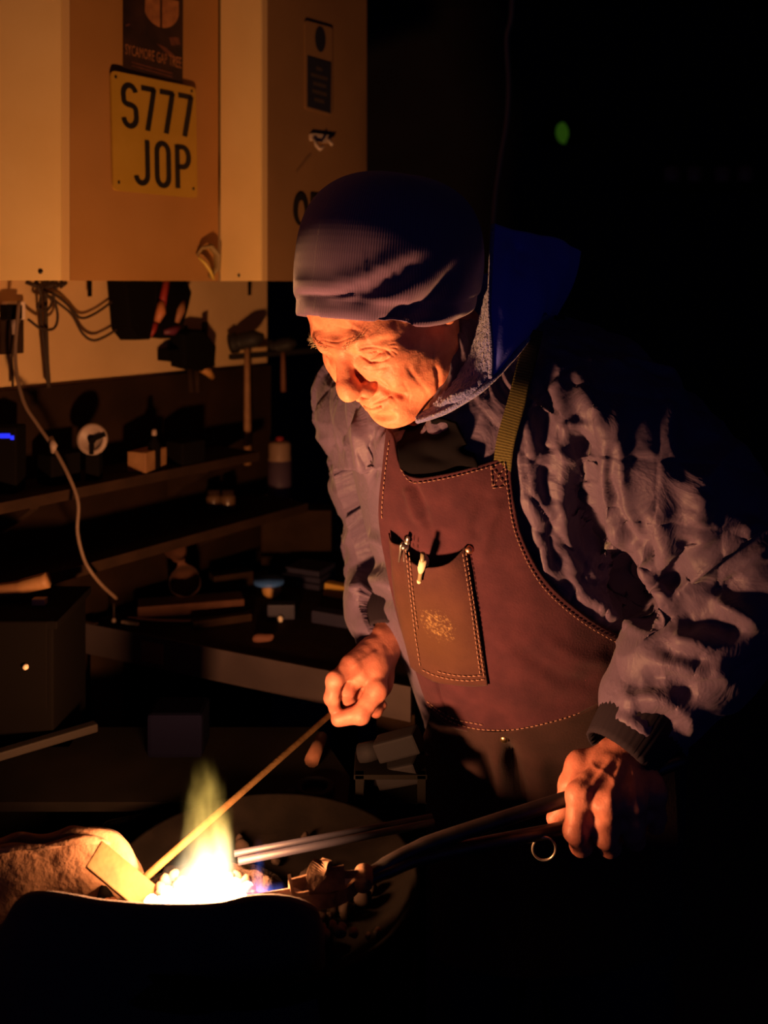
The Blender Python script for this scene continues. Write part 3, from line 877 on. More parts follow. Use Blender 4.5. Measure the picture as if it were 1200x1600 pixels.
# flattened where the apron bib presses on it
dt = torso_d(Vj, 0.004); fr = (Vj - CH) @ BFt > -0.03
px_ = proj(Vj)
bibx = np.interp(px_[:, 1], [690, 765, 835, 905, 960, 1000, 1040], [780, 785, 798, 835, 890, 950, 1015])
under = fr & (px_[:, 1] > 735) & (px_[:, 0] < bibx) & (dt > -0.03) & (dt < 0.03)
Vj[under] -= Nj[under] * np.clip(dt[under] + 0.002, 0, 0.03)[:, None]
JSTROKES = [
    # armpit hollow and front edge of the near sleeve
    (-0.022, 0.018, [(914, 660), (912, 720), (918, 800), (950, 860), (1000, 925)]),
    (-0.020, 0.022, [(960, 900), (1000, 940), (1030, 990)]),
    (0.013, 0.013, [(905, 590), (930, 650), (940, 720), (944, 790), (962, 850), (1005, 893)]),
    (0.010, 0.010, [(968, 620), (958, 680), (968, 750), (985, 810), (1005, 860)]),
    (-0.010, 0.008, [(955, 690), (953, 740), (962, 790)]),
    (-0.009, 0.009, [(965, 800), (985, 835), (1005, 850)]),
    # chest folds
    (-0.00620, 0.0085, [(846, 600), (848, 650), (850, 700)]),
    (-0.00682, 0.0085, [(855, 730), (856, 765), (864, 795)]),
    (-0.00682, 0.0085, [(858, 820), (864, 860), (874, 890)]),
    (0.00558, 0.010, [(826, 600), (822, 680), (828, 760), (836, 830), (868, 900), (900, 930)]),
    (0.00620, 0.010, [(876, 600), (878, 680), (880, 760), (886, 830), (898, 890), (905, 930)]),
    (0.00434, 0.006, [(860, 690), (885, 715), (905, 735)]),
    (0.00434, 0.006, [(885, 660), (905, 668), (922, 680)]),
    (-0.00300, 0.003, [(800, 662), (830, 620), (865, 585), (905, 565)]),
    (-0.00300, 0.003, [(845, 600), (862, 640), (872, 660), (905, 635)]),
    (-0.00300, 0.003, [(872, 660), (868, 690), (852, 705), (835, 680)]),
    (-0.00300, 0.003, [(815, 760), (850, 805), (900, 870), (925, 885)]),
    (-0.00300, 0.003, [(818, 755), (838, 715), (860, 695)]),
    (0.00744, 0.010, [(905, 925), (940, 945), (975, 970), (1010, 985)]),
    (-0.00558, 0.007, [(920, 915), (955, 925), (985, 915)]),
    (0.00558, 0.007, [(955, 965), (985, 940), (1000, 905)]),
    # near sleeve: folds gathered at the crook of the elbow
    (0.015, 0.010, [(1002, 850), (1012, 890), (1032, 940), (1036, 945)]),
    (0.014, 0.010, [(1036, 945), (1070, 915), (1110, 875), (1190, 815)]),
    (-0.012, 0.010, [(1042, 915), (1062, 880), (1075, 840)]),
    (0.010, 0.012, [(1080, 820), (1095, 790), (1110, 770)]),
    (0.009, 0.012, [(1020, 800), (1030, 840), (1045, 880)]),
    (-0.014, 0.010, [(1050, 958), (1100, 935), (1160, 905)]),
    (0.014, 0.010, [(1060, 945), (1110, 930), (1135, 945), (1190, 975)]),
    (-0.014, 0.011, [(1055, 975), (1100, 965), (1160, 990)]),
    (0.00936, 0.0115, [(1046, 985), (1060, 1000), (1090, 1005), (1105, 1020)]),
    (-0.00864, 0.0105, [(1030, 1010), (1070, 1028), (1120, 1040)]),
    (0.00936, 0.0115, [(1012, 1032), (1050, 1035), (1100, 1050), (1150, 1062)]),
    (-0.00936, 0.0115, [(1000, 1065), (1040, 1062), (1085, 1085)]),
    (0.00864, 0.0105, [(975, 1068), (985, 1095), (1030, 1090), (1075, 1120), (1080, 1160)]),
    (-0.00720, 0.0105, [(985, 1105), (1020, 1115), (1060, 1140)]),
    (0.00720, 0.0084, [(950, 1118), (985, 1128), (1010, 1150), (1035, 1185)]),
    # far sleeve
    (0.008, 0.008, [(552, 650), (556, 700), (570, 750)]),
    (-0.008, 0.007, [(575, 660), (572, 710), (580, 750)]),
    (0.010, 0.010, [(575, 840), (600, 850), (615, 870)]),
    (-0.012, 0.010, [(560, 880), (590, 885), (615, 895)]),
    (0.012, 0.012, [(548, 930), (575, 905), (605, 910), (625, 925)]),
    (-0.009, 0.008, [(560, 945), (590, 940), (620, 950)]),
]
Vj = strokes(Vj, Fj, JSTROKES)
jacket = link('quilted_jacket', mesh_from('quilted_jacket', Vj, Fj), jacket_mat, person)
jacket['label'] = 'navy quilted jacket with creased sleeves'

# ribbed cuffs
cuff_mat = mat('ribbed_cuff', (0.020, 0.015, 0.024), rough=0.9, spec=0.1)
def cuff(A, B, r0, r1, n=96, rows=14):
    A = np.asarray(A); B = np.asarray(B); ax = unit(B - A)
    x = unit(np.cross(ax, (0.1, 1, 0.2))); y = np.cross(ax, x)
    V = []; Fc = []
    prof = [(r0 * 0.8, 0.0)] + [(r0 + (r1 - r0) * t + 0.003 * math.sin(math.pi * t), t) for t in np.linspace(0, 1, rows)] + [(r1 * 0.93, 1.0), (r1 * 0.88, 0.8)]
    for r, t in prof:
        for k in range(n):
            a = 2 * math.pi * k / n
            rr = r + 0.0009 * math.cos(a * 40)
            V.append(A + (B - A) * t + rr * (math.cos(a) * x + math.sin(a) * y))
    m = len(prof)
    Fc = [(i * n + k, i * n + (k + 1) % n, (i + 1) * n + (k + 1) % n, (i + 1) * n + k) for i in range(m - 1) for k in range(n)]
    return mesh_from('cuff', np.array(V), np.array(Fc))
c1 = link('cuff', cuff(at(1034, 1082, 1.150), at(968, 1186, 1.106), 0.050, 0.0440), cuff_mat, jacket)
c2 = link('cuff', cuff(at(612, 950, 1.41), at(604, 1000, 1.357), 0.040, 0.036), cuff_mat, jacket)

# ---------------------------------------------------------------- trousers and boots
trouser_mat = mat('dark_work_trousers', (0.02, 0.018, 0.03), rough=0.9, spec=0.1)
f = Field((0.0, 1.1, 0.06), (0.52, 1.75, 0.95), 0.009)
f.ell(PE, (0.185, 0.14, 0.13), RT)
for hip, knee, ank in HIPS:
    f.chain([hip, knee, ank], [0.105, 0.082, 0.07], k=0.03)
Vt, Ft = f.mesh()
trousers = link('trousers', mesh_from('trousers', Vt + vnormals(Vt, Ft) * (noise(Vt, 25, 8) * 0.006)[:, None], Ft), trouser_mat, person)
boot_mat = mat('black_boot_leather', (0.012, 0.01, 0.01), rough=0.5)
for hip, knee, ank in HIPS:
    c = ank.copy(); c[2] = 0
    f = Field(c + np.array((-0.28, -0.28, 0.0)) - 0.02, c + np.array((0.28, 0.28, 0.24)), 0.006)
    f.cone(c + np.array((0, 0, 0.06)), c + np.array((0, 0, 0.19)), 0.058, 0.056)
    f.cone(c + np.array((0, 0, 0.055)) - BF * 0.03, c + BF * 0.16 + np.array((0, 0, 0.045)), 0.050, 0.042, k=0.03)
    f.fn(lambda P: P[..., 2] - 0.004, c - 0.3, c + np.array((0.3, 0.3, 0.004)), 0.002, True)
    Vx, Fx = f.mesh()
    link('boot', mesh_from('boot', Vx, Fx), boot_mat, person)

# ---------------------------------------------------------------- beanie
hat_mat = mat('dark_knit_wool', (0.165, 0.104, 0.20), rough=0.95, spec=0.1, sheen=0.25)
nt, nd, lk, bs = nodes_of(hat_mat)
atn = nd.new('ShaderNodeAttribute'); atn.attribute_name = 'knit'
sx = nd.new('ShaderNodeSeparateXYZ'); lk.new(atn.outputs['Vector'], sx.inputs[0])
def mth(op, a, b=None):
    n = nd.new('ShaderNodeMath'); n.operation = op
    for i, x in enumerate((a, b)):
        if x is None: continue
        if isinstance(x, (int, float)): n.inputs[i].default_value = x
        else: lk.new(x, n.inputs[i])
    return n.outputs[0]
rib = mth('SINE', mth('MULTIPLY', sx.outputs[0], 2100.0))
stt = mth('MULTIPLY', mth('SINE', mth('ADD', mth('MULTIPLY', sx.outputs[1], 2600.0), mth('MULTIPLY', rib, 1.2))), 0.12)
hh = mth('ADD', rib, stt)
bp = nd.new('ShaderNodeBump'); bp.inputs['Strength'].default_value = 0.32; bp.inputs['Distance'].default_value = 0.0006
lk.new(hh, bp.inputs['Height']); lk.new(bp.outputs['Normal'], bs.inputs['Normal'])
_hf = np.array((-math.sin(math.radians(44)), -math.cos(math.radians(44)), 0))
HC = at(603, 498, 1.185)                                     # middle of the rim
HA = unit((0.10, 0.06, 1.0))                                 # crown leans back a little
hx = unit(_hf - HA * (_hf @ HA)); hy = np.cross(HA, hx)      # front, left
def hat_surface(nu=300, nv=150):
    V = np.zeros((nv, nu, 3)); K = np.zeros((nv, nu, 3))
    uu = np.linspace(0, 2 * math.pi, nu, endpoint=False)
    prof = [(0.900, -0.002), (0.915, -0.006), (0.932, -0.007), (0.944, -0.003), (0.950, 0.004), (0.949, 0.0085), (0.953, 0.012)]
    H = 0.1785
    for z in list(np.linspace(0.105, 0.9, 40) * H) + list(H * (1 - np.linspace(0.1, 0, 18)[1:] ** 1.7 * 4.9)):
        zt = min(max((z - 0.0) / H, 0), 1)
        if z > 0.018: prof.append(((1 - zt ** 4.0) ** 0.42 * (1.008 - 0.055 * math.exp(-z / 0.022)), z))
    prof = resample(catmull(np.array(prof), 3), nv)
    for i, (r, z) in enumerate(prof):
        r = max(r, 0.004)
        sh = -0.008 * (max(z, 0) / 0.18) ** 1.3
        p = HC + HA * z + np.outer(np.cos(uu) * 0.124 * r - sh, hx) + np.outer(np.sin(uu) * 0.109 * r, hy)
        # the rim sits a little higher at the nape
        p = p + np.outer(0.034 * np.clip(np.cos(uu - math.radians(150)), 0, 1) ** 2.0 * (1 - z / 0.2), HA)
        V[i] = p; K[i, :, 0] = uu / (2 * math.pi) * 0.7; K[i, :, 1] = i / nv * 0.25
    idx = np.arange(nv * nu).reshape(nv, nu)
    Fc = np.stack((idx[:-1], np.roll(idx, -1, 1)[:-1], np.roll(idx, -1, 1)[1:], idx[1:]), -1).reshape(-1, 4)
    return V.reshape(-1, 3), Fc, K.reshape(-1, 3)
Vh, Fh, Kh = hat_surface()
HSTROKES = [
    (-0.0042, 0.0034, [(446, 458), (475, 463), (513, 465), (548, 456), (580, 443), (615, 427), (650, 408)]),
    (0.0030, 0.0095, [(446, 440), (475, 446), (513, 447), (548, 438), (580, 425), (625, 403)]),
    (-0.0060, 0.0090, [(545, 470), (590, 456), (630, 436), (665, 410)]),
    (0.0018, 0.0100, [(450, 478), (500, 485), (560, 482), (615, 466), (660, 446), (695, 425)]),
    (-0.0095, 0.0110, [(605, 500), (640, 492), (675, 474), (705, 446), (722, 420)]),
    (0.0045, 0.0070, [(640, 509), (690, 502), (728, 480)]),
    (-0.0018, 0.0024, [(458, 503), (520, 506), (584, 505), (640, 510), (690, 511), (735, 495)]),
    (0.0010, 0.0014, [(561, 392), (564, 412), (570, 436)]),
    (-0.0012, 0.0016, [(462, 490), (470, 488), (478, 491), (486, 489)]),
]
Vh = strokes(Vh, Fh, HSTROKES)
Vh = Vh + vnormals(Vh, Fh) * (noise(Vh, 22, 9) * 0.0009)[:, None]
beanie = link('beanie', mesh_from('beanie', Vh, Fh, {'knit': Kh}), hat_mat, person)
beanie['label'] = 'dark ribbed knit beanie pulled over the ears'
# ================================================================== apron, hood, strap
def net(rows, nu, nv):
    R = np.array(rows, float)
    A = np.array([resample_keep(r, nu) for r in R])           # along each row
    B = np.array([resample_keep(A[:, i], nv) for i in range(A.shape[1])])
    return B.transpose(1, 0, 2)                                # nv x nu x k
def resample_keep(pts, n):
    pts = np.asarray(pts, float); m = len(pts)
    c = catmull(pts, 16); t = np.linspace(0, 1, len(c)); return np.stack([np.interp(np.linspace(0, 1, n), t, c[:, k]) for k in range(pts.shape[1])], -1)
def grid_faces(nv, nu):
    i = np.arange(nv * nu).reshape(nv, nu)
    return np.stack((i[:-1, :-1], i[1:, :-1], i[1:, 1:], i[:-1, 1:]), -1).reshape(-1, 4)
def trace(px, fn, lo=1.0, hi=1.6, n=130):
    """depth along the line of sight where the body's surface (or its nearest approach) lies"""
    ds = np.linspace(lo, hi, n)
    out = np.zeros(px.shape[:-1])
    flat = px.reshape(-1, 2); o = out.reshape(-1)
    dirs = np.stack(((flat[:, 0] - 600) / FPX, np.ones(len(flat)), -(flat[:, 1] - HOR) / FPX), -1)
    base = np.array((0, 0, EYE))
    for a in range(0, len(flat), 4000):
        P = base + dirs[a:a + 4000, None, :] * ds[None, :, None]
        v = fn(P)
        hit = v < 0
        first = np.where(hit.any(1), hit.argmax(1), v.argmin(1))
        f0 = np.clip(first, 1, n - 1)
        r = np.arange(len(v)); v1, v0 = v[r, f0], v[r, f0 - 1]
        t = np.where(hit.any(1), np.clip(v0 / np.where(v0 - v1 == 0, 1, v0 - v1), 0, 1), 1.0)
        o[a:a + 4000] = ds[f0 - 1] + t * (ds[1] - ds[0])
    return out
def smooth_grid(D, it):
    for _ in range(it):
        E = np.pad(D, 1, mode='edge')
        E[0] = 2 * E[1] - E[2]; E[-1] = 2 * E[-2] - E[-3]; E[:, 0] = 2 * E[:, 1] - E[:, 2]; E[:, -1] = 2 * E[:, -2] - E[:, -3]
        D = 0.5 * D + 0.125 * (E[:-2, 1:-1] + E[2:, 1:-1] + E[1:-1, :-2] + E[1:-1, 2:])
    return D
def at_grid(px, D):
    return np.stack(((px[..., 0] - 600) / FPX * D, D, EYE - (px[..., 1] - HOR) / FPX * D), -1)
def sheet(name, V, Fc, thick, m, parent, off=-1.0, attrs=None):
    o = link(name, mesh_from(name, V, Fc, attrs), m, parent)
    s = o.modifiers.new('thickness', 'SOLIDIFY'); s.thickness = thick; s.offset = off
    return o
class Surf:
    def __init__(s, V, Fc):
        s.V = V; s.N = vnormals(V, Fc)
        if (s.N[:, 1].mean()) > 0: s.N = -s.N
        s.S = proj(V); s.bins = {}
        for i, k in enumerate(zip((s.S[:, 0] // 16).astype(int).tolist(), (s.S[:, 1] // 16).astype(int).tolist())): s.bins.setdefault(k, []).append(i)
    def near(s, p):
        a, b = int(p[0] // 16), int(p[1] // 16)
        for m in (1, 2, 4, 8, 40):
            w = [i for x in range(a - m, a + m + 1) for y in range(b - m, b + m + 1) for i in s.bins.get((x, y), ())]
            if len(w) > 8: return np.array(w)
        return np.arange(len(s.V))
    def at(s, px, lift=0.0):
        out = []; nn = []
        for p in px:
            w = s.near(p)
            r = np.hypot(s.S[w, 0] - p[0], s.S[w, 1] - p[1])
            c = w[np.argpartition(r, min(5, len(r) - 1))[:6]]; i = c[np.argmin(s.V[c, 1])]
            n = s.N[i]; d = np.array(((p[0] - 600) / FPX, 1, -(p[1] - HOR) / FPX)); o = np.array((0, 0, EYE))
            den = d @ n
            q = s.V[i] if abs(den) < 0.15 else o + d * (((s.V[i] - o) @ n) / den)
            if np.linalg.norm(q - s.V[i]) > 0.03: q = s.V[i]
            out.append(q + n * lift); nn.append(n)
        return np.array(out), np.array(nn)

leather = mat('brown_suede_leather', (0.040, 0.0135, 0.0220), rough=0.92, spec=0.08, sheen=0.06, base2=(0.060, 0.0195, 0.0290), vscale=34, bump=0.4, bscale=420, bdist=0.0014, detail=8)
# scuffs and soot on the chest
nt, nd, lk, bs = nodes_of(leather)
tc = nd.new('ShaderNodeTexCoord')
def blob(center, rad):
    mp = nd.new('ShaderNodeVectorMath'); mp.operation = 'SUBTRACT'; lk.new(tc.outputs['Object'], mp.inputs[0]); mp.inputs[1].default_value = tuple(center)
    ln = nd.new('ShaderNodeVectorMath'); ln.operation = 'LENGTH'; lk.new(mp.outputs[0], ln.inputs[0])
    mr = nd.new('ShaderNodeMapRange'); mr.inputs[1].default_value = rad; mr.inputs[2].default_value = rad * 0.2; lk.new(ln.outputs['Value'], mr.inputs[0])
    return mr.outputs[0]

def apron_body(P): 
    d = torso_d(P, 0.020)
    for hip, knee, ank in HIPS:
        d = smin(d, d_cone(P, hip + BF * 0.02, knee + BF * 0.03, 0.135, 0.12), 0.08)
    return d
BIB = [
    [(604, 668), (614, 682), (622, 722), (642, 746), (692, 741), (745, 728), (797, 712)],
    [(596, 742), (605, 758), (619, 780), (646, 795), (692, 790), (747, 778), (801, 765)],
    [(592, 812), (601, 826), (620, 850), (652, 862), (702, 858), (757, 845), (815, 835)],
    [(603, 885), (613, 899), (632, 915), (667, 925), (722, 925), (787, 918), (852, 905)],
    [(619, 955), (630, 968), (650, 980), (692, 988), (752, 985), (832, 972), (912, 960)],
    [(640, 1030), (652, 1042), (676, 1052), (717, 1060), (787, 1055), (880, 1036), (980, 1000)],
    [(668, 1106), (682, 1121), (706, 1136), (752, 1146), (822, 1143), (925, 1112), (1048, 1026)]]
SKIRT = [
    [(671, 1102), (690, 1120), (716, 1132), (757, 1141), (822, 1137), (922, 1107), (1043, 1026)],
    [(660, 1165), (680, 1177), (712, 1187), (757, 1196), (822, 1197), (922, 1182), (1052, 1130)],
    [(658, 1230), (684, 1246), (716, 1259), (762, 1270), (832, 1272), (932, 1262), (1062, 1222)],
    [(668, 1350), (690, 1360), (722, 1370), (772, 1380), (840, 1382), (940, 1372), (1062, 1340)],
    [(680, 1500), (700, 1510), (735, 1520), (785, 1530), (850, 1532), (945, 1522), (1062, 1490)]]
bpx = net(BIB, 120, 130)
bd = smooth_grid(trace(bpx, apron_body), 30)
Vb_ = at_grid(bpx, bd).reshape(-1, 3); Fb_ = grid_faces(130, 120)
Nb_ = vnormals(Vb_, Fb_)
Vb_ = Vb_ + Nb_ * (noise(Vb_, 16, 31) * 0.004 + noise(Vb_, 40, 32) * 0.0012)[:, None] * (1 if Nb_[:, 1].mean() < 0 else -1)
BSTROKES = [
    (-0.0045, 0.006, [(638, 752), (650, 775), (660, 800), (664, 830)]),
    (0.0045, 0.007, [(630, 760), (640, 790), (650, 820)]),
    (-0.0035, 0.008, [(760, 770), (745, 810), (735, 845)]),
    (0.004, 0.009, [(780, 780), (760, 830), (748, 880)]),
    (0.003, 0.010, [(850, 1000), (900, 1030), (960, 1040)]),
    (-0.003, 0.010, [(800, 1010), (870, 1060), (940, 1075)]),
    (-0.0035, 0.0022, [(678, 1062), (684, 1090), (696, 1124)]),
]
Vb_ = strokes(Vb_, Fb_, BSTROKES)
apron = sheet('leather_apron', Vb_, Fb_, 0.0035, leather, person)
apron['label'] = 'brown suede leather apron bib'
SB = Surf(Vb_, Fb_)
spx = net(SKIRT, 100, 110)
sd = smooth_grid(trace(spx, apron_body), 30)
Vs_ = at_grid(spx, sd).reshape(-1, 3); Fs_ = grid_faces(110, 100)
Vs_ = Vs_ + vnormals(Vs_, Fs_) * (noise(Vs_, 12, 33) * 0.006)[:, None]
Vs_ = strokes(Vs_, Fs_, [(-0.016, 0.008, [(792, 1165), (800, 1200), (812, 1250), (820, 1330)]), (0.010, 0.010, [(770, 1165), (780, 1220), (792, 1300)]), (0.008, 0.014, [(835, 1180), (850, 1240), (860, 1320)])])
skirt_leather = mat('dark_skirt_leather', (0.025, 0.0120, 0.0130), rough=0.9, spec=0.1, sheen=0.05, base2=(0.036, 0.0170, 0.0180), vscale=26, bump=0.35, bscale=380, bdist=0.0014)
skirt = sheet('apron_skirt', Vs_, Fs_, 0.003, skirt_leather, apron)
SK = Surf(Vs_, Fs_)

POCKET = [
    [(611, 830), (634, 850), (656, 868), (684, 873), (710, 867), (731, 851)],
    [(617, 910), (640, 920), (665, 931), (692, 934), (719, 929), (741, 918)],
    [(631, 985), (648, 991), (675, 1001), (702, 1005), (730, 1001), (752, 991)],
    [(644, 1040), (656, 1050), (681, 1061), (708, 1067), (737, 1069), (763, 1067)]]
ppx = net(POCKET, 60, 70)
Pp, Pn = SB.at(ppx.reshape(-1, 2))
uu, vv = np.meshgrid(np.linspace(0, 1, 60), np.linspace(0, 1, 70))
Pd = smooth_grid(Pp[:, 1].reshape(70, 60), 12)
sag = np.where(uu > 0.2, np.sin(math.pi * np.clip((uu - 0.2) / 0.8, 0, 1)) ** 0.7, 0.5 * np.sin(math.pi * uu / 0.2))
lift = 0.0035 + 0.017 * (1 - vv) ** 2.2 * sag + 0.003 * np.sin(math.pi * vv) * sag
Vp = at_grid(ppx, Pd).reshape(-1, 3) + Pn * lift.reshape(-1, 1)
Vp = Vp + Pn * (noise(Vp, 30, 35) * 0.0022)[:, None]
pocket_leather = mat('scuffed_pocket_leather', (0.040, 0.0150, 0.0190), rough=0.9, spec=0.1, sheen=0.05, base2=(0.064, 0.0250, 0.0240), vscale=26, bump=0.4, bscale=380, bdist=0.0014, detail=8)
nt, nd, lk, bs = nodes_of(pocket_leather)
tc = nd.new('ShaderNodeTexCoord')
cpt = SB.at([(688, 970)])[0][0]
b1 = blob(cpt, 0.082)
ns = nd.new('ShaderNodeTexNoise'); ns.inputs['Scale'].default_value = 240; ns.inputs['Detail'].default_value = 6; ns.inputs['Roughness'].default_value = 0.7
lk.new(tc.outputs['Object'], ns.inputs['Vector'])
mx = nd.new('ShaderNodeMath'); mx.operation = 'MULTIPLY'; lk.new(b1, mx.inputs[0]); lk.new(ns.outputs['Fac'], mx.inputs[1])
rr = nd.new('ShaderNodeMapRange'); rr.inputs[1].default_value = 0.47; rr.inputs[2].default_value = 0.66; lk.new(mx.outputs[0], rr.inputs[0])
mixc = nd.new('ShaderNodeMix'); mixc.data_type = 'RGBA'
src0 = bs.inputs['Base Color'].links[0].from_socket
b2 = blob(SB.at([(672, 985)])[0][0], 0.11)
mm = nd.new('ShaderNodeMath'); mm.operation = 'MULTIPLY'; lk.new(b2, mm.inputs[0]); mm.inputs[1].default_value = 0.75
mix0 = nd.new('ShaderNodeMix'); mix0.data_type = 'RGBA'; lk.new(mm.outputs[0], mix0.inputs['Factor']); lk.new(src0, mix0.inputs['A']); mix0.inputs['B'].default_value = (0.062, 0.029, 0.015, 1)
src = mix0.outputs['Result']
lk.new(rr.outputs[0], mixc.inputs['Factor']); lk.new(src, mixc.inputs['A']); mixc.inputs['B'].default_value = (0.22, 0.14, 0.06, 1)
lk.new(mixc.outputs['Result'], bs.inputs['Base Color'])
pocket = sheet('chest_pocket', Vp, grid_faces(70, 60), 0.002, pocket_leather, apron)
pocket['label'] = 'scuffed chest pocket with yellowish wear'
SP = Surf(Vp, grid_faces(70, 60))

# stitching
thread = mat('pale_thread', (0.26, 0.14, 0.11), rough=0.8)
def stitch(name, lines, surf, parent, step=7.5, dash=0.62, r=0.00065, lift=0.0012):
    b = MB()
    for L in lines:
        c = catmull(L, 10) if len(L) > 2 else np.array(L, float)
        n = max(2, int(np.linalg.norm(np.diff(c, axis=0), axis=1).sum() / step) * 2 + 1)
        c = resample(c, n)
        P, N = surf.at(c, lift)
        for i in range(0, n - 2, 2):
            a, e = P[i], P[i] + (P[i + 2] - P[i]) * dash
            if np.linalg.norm(e - a) > 0.03: continue
            b.tube([a, 0.5 * (a + e) + N[i] * 0.0004, e], r, 5)
    o = b.build(name, thread, parent, True); o['kind'] = 'stuff'; return o
stitch('bib_stitching', [
    [(627, 732), (645, 753), (692, 748), (745, 735), (788, 722)],
    [(609, 690), (603, 735), (598, 790), (598, 812)],
    [(789, 722), (793, 765), (807, 838), (845, 912), (905, 968), (975, 1009), (1030, 1028)],
    [(767, 728), (770, 762)], [(770, 762), (791, 760)], [(768, 729), (791, 760)], [(790, 726), (770, 761)],
    [(672, 1102), (690, 1117), (714, 1130), (757, 1139), (822, 1136), (920, 1107), (1000, 1055)],
    [(668, 1095), (688, 1110), (713, 1123), (757, 1132)],
], SB, apron)
stitch('pocket_stitching', [
    [(727, 862), (737, 922), (747, 990), (757, 1058)], [(722, 864), (732, 922), (742, 990), (751, 1054)],
    [(757, 1060), (735, 1062), (706, 1060), (680, 1054), (658, 1044)], [(752, 1054), (730, 1055), (706, 1053), (682, 1047)],
    [(636, 858), (642, 920), (650, 990), (658, 1042)], [(641, 862), (646, 920), (654, 985)]], SP, pocket, lift=0.0016)
brass = mat('brass', (0.78, 0.55, 0.28), rough=0.3, metal=1.0)
copper = mat('copper_rivet', (0.80, 0.42, 0.28), rough=0.35, metal=1.0)
for p, sf, m_, pa in (((788, 1153), SB, brass, apron), ((733, 858), SP, copper, pocket)):
    q, n = sf.at([p], 0.002)
    MB().lathe(q[0] - n[0] * 0.002, [(0.0001, 0.0055), (0.0025, 0.0052), (0.0045, 0.004), (0.0055, 0.002), (0.0058, 0.0)], 18, n[0]).build('rivet', m_, pa, True)

# neck strap of olive webbing
webbing = mat('olive_webbing', (0.17, 0.14, 0.05), rough=0.9, spec=0.1)
nt, nd, lk, bs = nodes_of(webbing)
atn = nd.new('ShaderNodeAttribute'); atn.attribute_name = 'weave'
sx = nd.new('ShaderNodeSeparateXYZ'); lk.new(atn.outputs['Vector'], sx.inputs[0])
w1 = mth('SINE', mth('MULTIPLY', sx.outputs[0], 75.0)); w2 = mth('SINE', mth('MULTIPLY', sx.outputs[1], 330.0))
hgt = mth('ADD', w1, mth('MULTIPLY', w2, w1))
bp = nd.new('ShaderNodeBump'); bp.inputs['Strength'].default_value = 0.8; bp.inputs['Distance'].default_value = 0.0012
lk.new(hgt, bp.inputs['Height']); lk.new(bp.outputs['Normal'], bs.inputs['Normal'])
SJ = Surf(Vj, Fj)
cl = resample(catmull([(835, 516), (831, 535), (824, 562), (808, 625), (790, 690), (784, 740)], 8), 40)
dmin = []
for p_ in cl:
    w_ = SJ.near(p_); r_ = np.hypot(SJ.S[w_, 0] - p_[0], SJ.S[w_, 1] - p_[1])
    k_ = w_[r_ < 17]
    dmin.append(SJ.V[k_, 1].min() if len(k_) else np.nan)
dmin = np.array(dmin); dmin = np.where(np.isnan(dmin), np.nanmin(dmin), dmin)
for _ in range(25):
    dn = dmin.copy(); dn[1:-1] = 0.25 * dmin[:-2] + 0.5 * dmin[1:-1] + 0.25 * dmin[2:]; dmin = np.minimum(dn, dmin + 0.0005)
mid = np.array([at(p_[0], p_[1], d_ - 0.006) for p_, d_ in zip(cl, dmin)])
nmean = unit((-0.25, -1.0, 0.05))
T = np.gradient(mid, axis=0); T /= np.linalg.norm(T, axis=1, keepdims=True)
side = np.cross(T, nmean); side /= np.linalg.norm(side, axis=1, keepdims=True)
W = np.linspace(-1, 1, 9)
Vw = (mid[:, None, :] + side[:, None, :] * (W[None, :, None] * 0.0105)).reshape(-1, 3)
Kw = np.stack((np.tile(W, 40), np.repeat(np.linspace(0, 1, 40), 9), np.zeros(360)), -1)
strap = sheet('neck_strap', Vw, grid_faces(40, 9), 0.0022, webbing, apron, 0.0, {'weave': Kw})
strap['label'] = 'olive woven webbing neck strap'

# ---------------------------------------------------------------- hood
hood_mat = mat('royal_blue_sweatshirt', (0.14, 0.17, 0.88), rough=0.95, spec=0.08, sheen=0.2, bump=0.3, bscale=500, bdist=0.001)
fleece = mat('blue_grey_fleece', (0.20, 0.20, 0.46), rough=1.0, spec=0.05, sheen=0.5, base2=(0.10, 0.11, 0.30), vscale=160, bump=1.0, bscale=330, bdist=0.004)
HOOD = [
    [(772, 350, 1.190), (815, 362, 1.215), (862, 371, 1.265), (897, 388, 1.34), (900, 400, 1.44), (830, 420, 1.53), (740, 430, 1.52), (660, 440, 1.45)],
    [(768, 415, 1.150), (815, 418, 1.165), (862, 420, 1.215), (894, 408, 1.31), (895, 430, 1.43), (830, 450, 1.51), (740, 470, 1.50), (660, 490, 1.43)],
    [(766, 485, 1.120), (805, 484, 1.125), (845, 474, 1.165), (878, 446, 1.27), (885, 460, 1.40), (830, 490, 1.48), (740, 510, 1.47), (660, 540, 1.40)],
    [(769, 545, 1.105), (790, 538, 1.108), (822, 518, 1.135), (858, 483, 1.23), (870, 490, 1.36), (830, 520, 1.44), (740, 550, 1.43), (660, 580, 1.37)],
    [(766, 594, 1.105), (774, 588, 1.104), (793, 566, 1.120), (842, 506, 1.19), (855, 520, 1.31), (830, 550, 1.38), (740, 580, 1.38), (660, 620, 1.34)]]
def loft(rows, nu, nv):
    g = net(rows, nu, nv); return at_grid(g[..., :2], g[..., 2]).reshape(-1, 3), grid_faces(nv, nu)
Vo, Fo = loft(HOOD, 120, 60)
Vo = strokes(Vo, Fo, [(-0.006, 0.010, [(815, 375), (812, 400), (810, 425)]), (0.005, 0.010, [(795, 380), (790, 430), (788, 500)])])
Vo = Vo + vnormals(Vo, Fo) * (noise(Vo, 24, 41) * 0.003)[:, None]
hood = sheet('hood', Vo, Fo, 0.004, hood_mat, person, 0.0)
hood['label'] = 'blue sweatshirt hood lying behind the neck'
